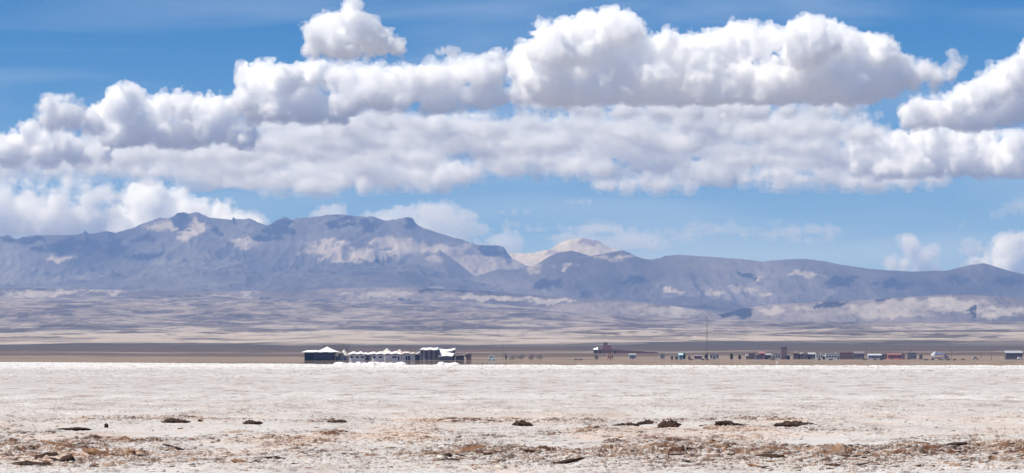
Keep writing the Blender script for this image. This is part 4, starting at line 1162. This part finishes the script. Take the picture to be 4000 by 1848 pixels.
def cloud(label, D, base, puffs, mfp=12.0, seed=1, vox=4.2, depth=1.0, wob=0.34, kids=(14, 9), wav=8.0, fringe=True, xs=1.0, group=None, zs=1.0, bsoft=0.0):
    """puffs: (px, py, r) in photograph pixels; base: the row of its flat bottom; mfp: softness in the same pixels."""
    r = np.random.default_rng(seed)
    sph = []
    for (px, py, q) in puffs:
        # a body as deep as it is wide: each lump is repeated at a few depths
        for k in range(2):
            yo = r.uniform(-1, 1) * q * 1.5 * depth
            sph.append((px, yo, HZ - py, q * (1.0 if k == 0 else r.uniform(0.75, 1.0))))
    allp = list(sph)
    gen = sph
    for lev, nk in enumerate(kids):
        nxt = []
        for (x, y, z, q) in gen:
            if q < vox * 1.6:
                continue
            for _ in range(nk):
                d = r.normal(size=3)
                d /= np.linalg.norm(d)
                if d[2] < -0.35:
                    d[2] *= -1
                if d[1] > 0.5 and lev > 0:
                    d[1] *= -1
                k = q * r.uniform(0.2, 0.46)
                w = q * r.uniform(0.74, 0.98)
                nxt.append((x + d[0] * w * xs, y + d[1] * w, z + d[2] * w * zs, k))
        allp += nxt
        gen = nxt
    A = np.array(allp)
    pad = vox * 5
    ex = (xs, 1.0, 1.0)
    lo = np.array([(A[:, i] - A[:, 3] * ex[i]).min() - pad for i in range(3)])
    hi = np.array([(A[:, i] + A[:, 3] * ex[i]).max() + pad for i in range(3)])
    zb = HZ - base
    lo[2] = max(lo[2], zb - pad - wav * 1.5)
    shp = tuple(int(v) for v in np.ceil((hi - lo) / vox))
    ax = [lo[i] + np.arange(shp[i]) * vox for i in range(3)]
    S = np.full(shp, 60.0, np.float32)
    for (x, y, z, q) in allp:
        e = q + vox * 6
        e3 = (e * xs, e, e)
        i0 = [max(0, int((c - e3[i] - lo[i]) / vox)) for i, c in enumerate((x, y, z))]
        i1 = [min(shp[i], int((c + e3[i] - lo[i]) / vox) + 2) for i, c in enumerate((x, y, z))]
        if any(b <= a for a, b in zip(i0, i1)):
            continue
        gx_ = ((ax[0][i0[0]:i1[0]] - x) / xs)[:, None, None]
        gy_ = (ax[1][i0[1]:i1[1]] - y)[None, :, None]
        gz_ = ((ax[2][i0[2]:i1[2]] - z) / zs)[None, None, :]
        d = np.sqrt(gx_ * gx_ + gy_ * gy_ + gz_ * gz_) - q
        sl = S[i0[0]:i1[0], i0[1]:i1[1], i0[2]:i1[2]]
        np.minimum(sl, d, out=sl)
    # billows on billows, and a ragged edge
    mfp = mfp * 1.4
    amp = 30.0 * wob
    for st, a in ((19, 1.5), (10, 1.15), (5.3, 0.85), (2.8, 0.6)):
        S += (0.8 - np.abs(noise3(shp, st, r)) * 2) * amp * a * 0.8
    zz = ax[2][None, None, :]
    floor = zb + noise3((shp[0], shp[1], 1), 14, r) * wav + noise3((shp[0], shp[1], 1), 5, r) * wav * 0.45
    S = np.maximum(S, (floor - zz) * (1.0 - 0.0))
    s = D / F
    cx = (puffs[0][0] - 2000) * s
    def body(T, name, soft, parent=None):
        T = np.clip(T, -vox * 3, vox * 3)
        T[0], T[-1] = 9, 9
        T[:, 0], T[:, -1] = 9, 9
        T[:, :, 0], T[:, :, -1] = 9, 9
        g = openvdb.FloatGrid(vox * 3.0)
        g.copyFromArray(T.astype(np.float32))
        p, qd = g.convertToQuads(isovalue=0.0)
        p = np.asarray(p, np.float64)
        qd = np.asarray(qd, np.int64)
        a, b, c = p[qd[:, 0]], p[qd[:, 1]], p[qd[:, 2]]
        if (a * np.cross(b - a, c - a)).sum() < 0:      # faces look outwards
            qd = qd[:, ::-1]
        p = p * vox + lo
        W = np.empty_like(p)
        W[:, 0] = (p[:, 0] - 2000) * s - cx
        W[:, 1] = p[:, 1] * s
        W[:, 2] = p[:, 2] * s - zb * s
        me = np_mesh(name, W, qd)
        key = round(soft * s, 0)
        m = VM.get(key) or VM.setdefault(key, vol_mat("cloud_droplets", key))
        return obj(name, me, m, parent)
    o = body(S, "cloud", mfp)
    o.location = (cx, D, EYE + zb * s)
    tag(o, label, "cloud", group)
    if fringe:
        wisp = S - 9.0 - mfp * 0.4 + (noise3(shp, 9, r) * 1.0 + noise3(shp, 4, r) * 0.9 + noise3(shp, 2, r) * 0.5) * 14.0
        body(wisp, "wisps", mfp * 4.0, o)
    return o
VM = {}
def row(x0, x1, y, r, n, seed, jy=0.35):
    q = np.random.default_rng(seed)
    o = []
    for i in range(n):
        rr = r * q.uniform(0.6, 1.15)
        o.append((x0 + (x1 - x0) * (i + q.uniform(0.1, 0.9)) / n, y + q.normal() * r * jy, rr))
    return o
cloud("small lone white cumulus with a peaked top floating above the others", 25500, 219,
      [(1340,175,62),(1250,140,56),(1290,105,44),(1370,95,58),(1373,42,26),(1430,135,58),(1500,165,44),(1545,180,32),(1215,185,30),(1200,205,18)] + row(1210, 1550, 195, 34, 8, 11), seed=3, mfp=9)
cloud("tiny faint grey cloud puff right of the peaked lone cumulus", 25500, 232,
      [(1740,200,24),(1710,208,18),(1775,208,18),(1690,215,10)], seed=4, mfp=38, fringe=False)
cloud("huge white cauliflower cumulus, the largest in the sky, with a flat grey base", 30000, 395,
      [(2080,270,95),(2170,210,95),(2230,150,55),(2195,110,28),(2330,170,105),(2400,130,78),(2450,130,64),(2350,85,36),(2440,90,36),(2560,220,90),(2600,180,48),
       (2700,230,76),(2800,205,80),(2880,180,72),(2960,170,66),(3020,160,45),(3150,190,98),(3130,125,42),(3220,135,48),(3290,200,74),(3390,205,70),(3450,220,62),
       (3500,270,55)] + row(2040, 3500, 310, 85, 18, 1) + row(2080, 3480, 370, 55, 22, 2), seed=5, mfp=8)
cloud("ragged white cloud tail curling up at the right end of the largest cumulus", 30000, 345,
      [(3540,280,46),(3600,285,42),(3660,300,34),(3710,290,28),(3735,255,22),(3722,215,13),(3560,315,34),(3480,320,40),(3650,325,24)], seed=6, mfp=14, wob=.28)
cloud("bright white cumulus with two round heads in the left middle of the sky", 34500, 470,
      [(1010,325,76),(1060,290,34),(1110,330,66),(1200,310,56),(1240,275,28),(1285,300,44),(1180,380,70),(970,360,50),(960,410,44)] + row(950, 1320, 430, 52, 8, 12), seed=7, mfp=8)
cloud("soft grey white cumulus bank filling the gap left of the largest cumulus", 33000, 432,
      [(1350,320,62),(1410,305,52),(1480,310,54),(1560,305,48),(1620,320,55),(1700,310,60),(1780,295,56),(1840,285,50),(1900,310,60)] + row(1320, 2080, 375, 60, 14, 13), seed=8, mfp=13)
cloud("small brilliant white cloud head peeking between the two big cumulus clouds", 38000, 330,
      [(1900,255,40),(1945,240,34),(1970,262,26),(1915,295,40)], seed=9, mfp=7)
cloud("white cumulus with rounded heads left of the two headed one", 36500, 560,
      [(480,425,78),(515,385,38),(440,410,45),(570,450,64),(640,430,52),(720,425,50),(680,400,32),(790,445,60),(860,450,62),(900,430,45),(400,455,42)] + row(380, 950, 510, 58, 12, 14), seed=10, mfp=8)
cloud("small soft cumulus tuft at the upper left", 34500, 505,
      [(205,430,40),(255,440,42),(310,455,36),(190,470,40),(350,480,34)] + row(190, 400, 485, 32, 5, 15), seed=11, mfp=13)
cloud("white cumulus touching the left edge of the sky", 38500, 640,
      [(60,575,52),(140,545,50),(195,560,52),(250,580,42),(10,600,50),(-50,590,60),(300,600,40)] + row(-100, 420, 612, 42, 10, 16), seed=12, mfp=9)
# the flat layers of the deck, each with its own level base farther off
deck = [
 ("long flat cloud layer with a grey underside beneath the largest cumulus", 33500, 462, row(2050, 3400, 425, 34, 11, 21) + [(2060,385,26),(2120,395,30),(2250,405,24),(2700,400,22)], 20, 1.9),
 ("flat cloud layer with soft humps beneath the grey middle bank", 36500, 540, row(1300, 3420, 500, 34, 15, 22) + [(1480,455,30),(1620,470,26),(2250,480,26),(2700,455,36),(2780,450,30),(3080,490,34),(3140,505,30)], 22, 2.2),
 ("broad flat cloud layer crossing the middle of the sky", 39500, 592, row(950, 3250, 560, 32, 15, 23) + [(1330,500,36),(1400,505,40),(1700,520,36),(2380,500,34),(2480,505,40),(1250,520,30)], 26, 2.4),
 ("flat pale cloud layer below the left white cumulus", 40500, 655, row(280, 1700, 615, 34, 11, 24) + [(700,590,24),(1180,580,28)], 26, 2.4),
 ("lowest long flat cloud layer left of the sky's middle", 44500, 752, row(960, 1860, 705, 38, 9, 25) + [(1200,660,44),(1420,640,50),(1460,650,46),(1690,680,50),(1080,690,34),(1780,680,40)], 24, 1.7),
 ("faint flat cloud layer over the left part of the ridge", 43000, 700, row(-40, 1000, 668, 28, 8, 27), 34, 2.6),
 ("flat cloud layer above the pale peak", 42500, 690, row(1880, 2700, 648, 32, 7, 28) + [(2150,625,24),(2040,615,26)], 26, 2.2),
 ("small flat cloud with a scalloped top over the pale peak", 46000, 757, row(2320, 2700, 722, 26, 7, 29) + [(2530,690,26),(2600,688,22),(2470,705,22)], 18, 1.5),
 ("flat cloud layer low above the smooth right hills", 44500, 736, row(2900, 3720, 704, 30, 9, 30) + [(3180,655,30),(3250,670,36),(3060,680,30)], 22, 1.9),
 ("thin flat cloud layer right of the sky's middle", 41500, 655, row(2850, 3450, 622, 28, 6, 31) + [(3110,500,34),(3170,520,30)], 24, 2.2),
]
for i, (lab, D, base, pf, mf, sx_) in enumerate(deck):
    cloud(lab, D, base, pf, seed=40 + i, mfp=mf, wob=0.42, kids=(10, 6), depth=2.2, wav=5.0, xs=sx_)
cloud("broad thin milky cloud veil hanging behind the flat cloud layers", 50000, 735, row(150, 3300, 640, 80, 13, 61) + row(300, 1200, 560, 60, 5, 66) + row(1000, 3300, 560, 80, 10, 62) + row(1300, 3300, 490, 60, 9, 63),
      seed=64, mfp=48, wob=.5, kids=(6, 0), depth=1.0, wav=16, xs=2.2, fringe=False)
cloud("broad soft grey cloud body filling the gap under the left cumulus heads", 43500, 695, row(-40, 1000, 640, 34, 9, 71) + row(60, 1100, 590, 30, 8, 72), seed=73, mfp=26, wob=.4, kids=(8, 4), depth=1.6, wav=8, xs=2.6)
cloud("broad soft grey cloud body under the two headed cumulus and middle bank", 41500, 640, row(850, 2150, 585, 34, 9, 74) + row(900, 2050, 530, 36, 9, 75) + row(950, 1900, 480, 32, 8, 76), seed=77, mfp=26, wob=.4, kids=(8, 4), depth=1.6, wav=8, xs=2.4)
cloud("broad soft grey cloud body under the right half of the largest cumulus", 42500, 640, row(2300, 3420, 585, 34, 8, 78) + row(2350, 3450, 530, 34, 8, 79) + row(2300, 3450, 470, 30, 8, 80), seed=81, mfp=28, wob=.4, kids=(8, 4), depth=1.6, wav=8, xs=2.4)
cloud("white cumulus climbing out of the right edge of the sky", 34500, 500,
      [(3650,430,52),(3740,415,52),(3830,385,62),(3900,340,62),(3980,300,72),(4060,270,90),(3570,462,30),(3600,455,28)] + row(3560, 4150, 455, 50, 12, 17), seed=13, mfp=10)
cloud("white scalloped cumulus at the right edge under the climbing one", 42000, 682,
      [(3350,570,40),(3420,560,50),(3380,535,28),(3520,570,58),(3590,540,48),(3660,550,58),(3760,570,60),(3860,585,60),(3960,580,66),(4050,590,70)] + row(3320, 4150, 640, 48, 16, 18), seed=14, mfp=10)
cloud("large pale hazy cumulus bank rising behind the left ridge", 68000, 1010,
      [(540,790,70),(600,800,64),(660,820,56),(700,770,34),(570,745,30),(780,830,44),(860,845,50),(930,880,48),(970,920,40),(850,910,70),(720,880,70),(600,890,80),(480,880,60)] + row(440, 1000, 950, 70, 10, 19), seed=15, mfp=12)
cloud("tattered pale cloud bank low at the left edge", 62000, 960,
      [(30,735,34),(110,715,30),(160,730,28),(260,720,26),(330,725,26),(390,750,30),(440,770,34),(350,800,50),(230,800,60),(110,820,70),(20,850,80)] + row(-60, 480, 880, 60, 12, 20), seed=16, mfp=24, wob=.5)
cloud("faint wide cloud mound behind the ridge's right shoulder", 72000, 1010,
      [(1300,830,44),(1240,840,36),(1480,850,44),(1580,840,46),(1660,825,46),(1730,830,50),(1800,860,50),(1860,900,44),(1700,900,80),(1560,900,70),(1400,890,50)] + row(1220, 1980, 950, 55, 12, 32), seed=17, mfp=62, xs=1.5, zs=.8, fringe=False)
cloud("small slanting white cloud over the right hills", 66000, 1075,
      [(3540,950,20),(3555,970,24),(3580,990,26),(3610,1005,24),(3640,1000,14),(3480,1035,26),(3530,1040,26),(3600,1040,30),(3650,1045,22)], seed=18, mfp=16)
cloud("white cumulus low at the right edge behind the hills", 66000, 1085,
      [(3920,970,36),(3970,955,36),(4040,960,50),(3890,1000,30),(3960,1020,50)] + row(3780, 4100, 1040, 36, 7, 33), seed=19, mfp=13)
cloud("thin upright cloud wisp beside the low right cumulus", 64000, 1080,
      [(3780,945,22),(3790,985,30),(3800,1030,34)], seed=20, mfp=50, fringe=False, wob=.5)
cloud("faint low cloud behind the pale peak", 70000, 1000,
      [(2280,905,24),(2340,895,22),(2400,900,26),(2200,930,30),(2480,920,26)] + row(2150, 2600, 960, 40, 8, 34), seed=21, mfp=95, xs=2.4, zs=.7, fringe=False)

cloud("long thin white streak of haze cloud above the pale peak and smooth hills", 58000, 975, row(1950, 3250, 905, 30, 14, 91, .6), seed=92, mfp=120, wob=.5, kids=(4, 0), depth=2, wav=14, xs=5.0, zs=.8, fringe=False)
cloud("short thin white streak slanting up left of the pale peak's sky", 56000, 850, [(1950,830,12),(2050,822,14),(2150,808,14),(2230,790,16)], seed=93, mfp=110, wob=.5, kids=(4, 0), depth=2, wav=10, xs=4.0, zs=.7, fringe=False)
cloud("thin pale haze cloud rising at the right edge of the sky", 57000, 900, [(3900,850,22),(3960,820,28),(4020,790,34),(4080,800,40),(3800,870,16)], seed=94, mfp=170, wob=.5, kids=(4, 0), depth=2, wav=14, xs=2.5, fringe=False)
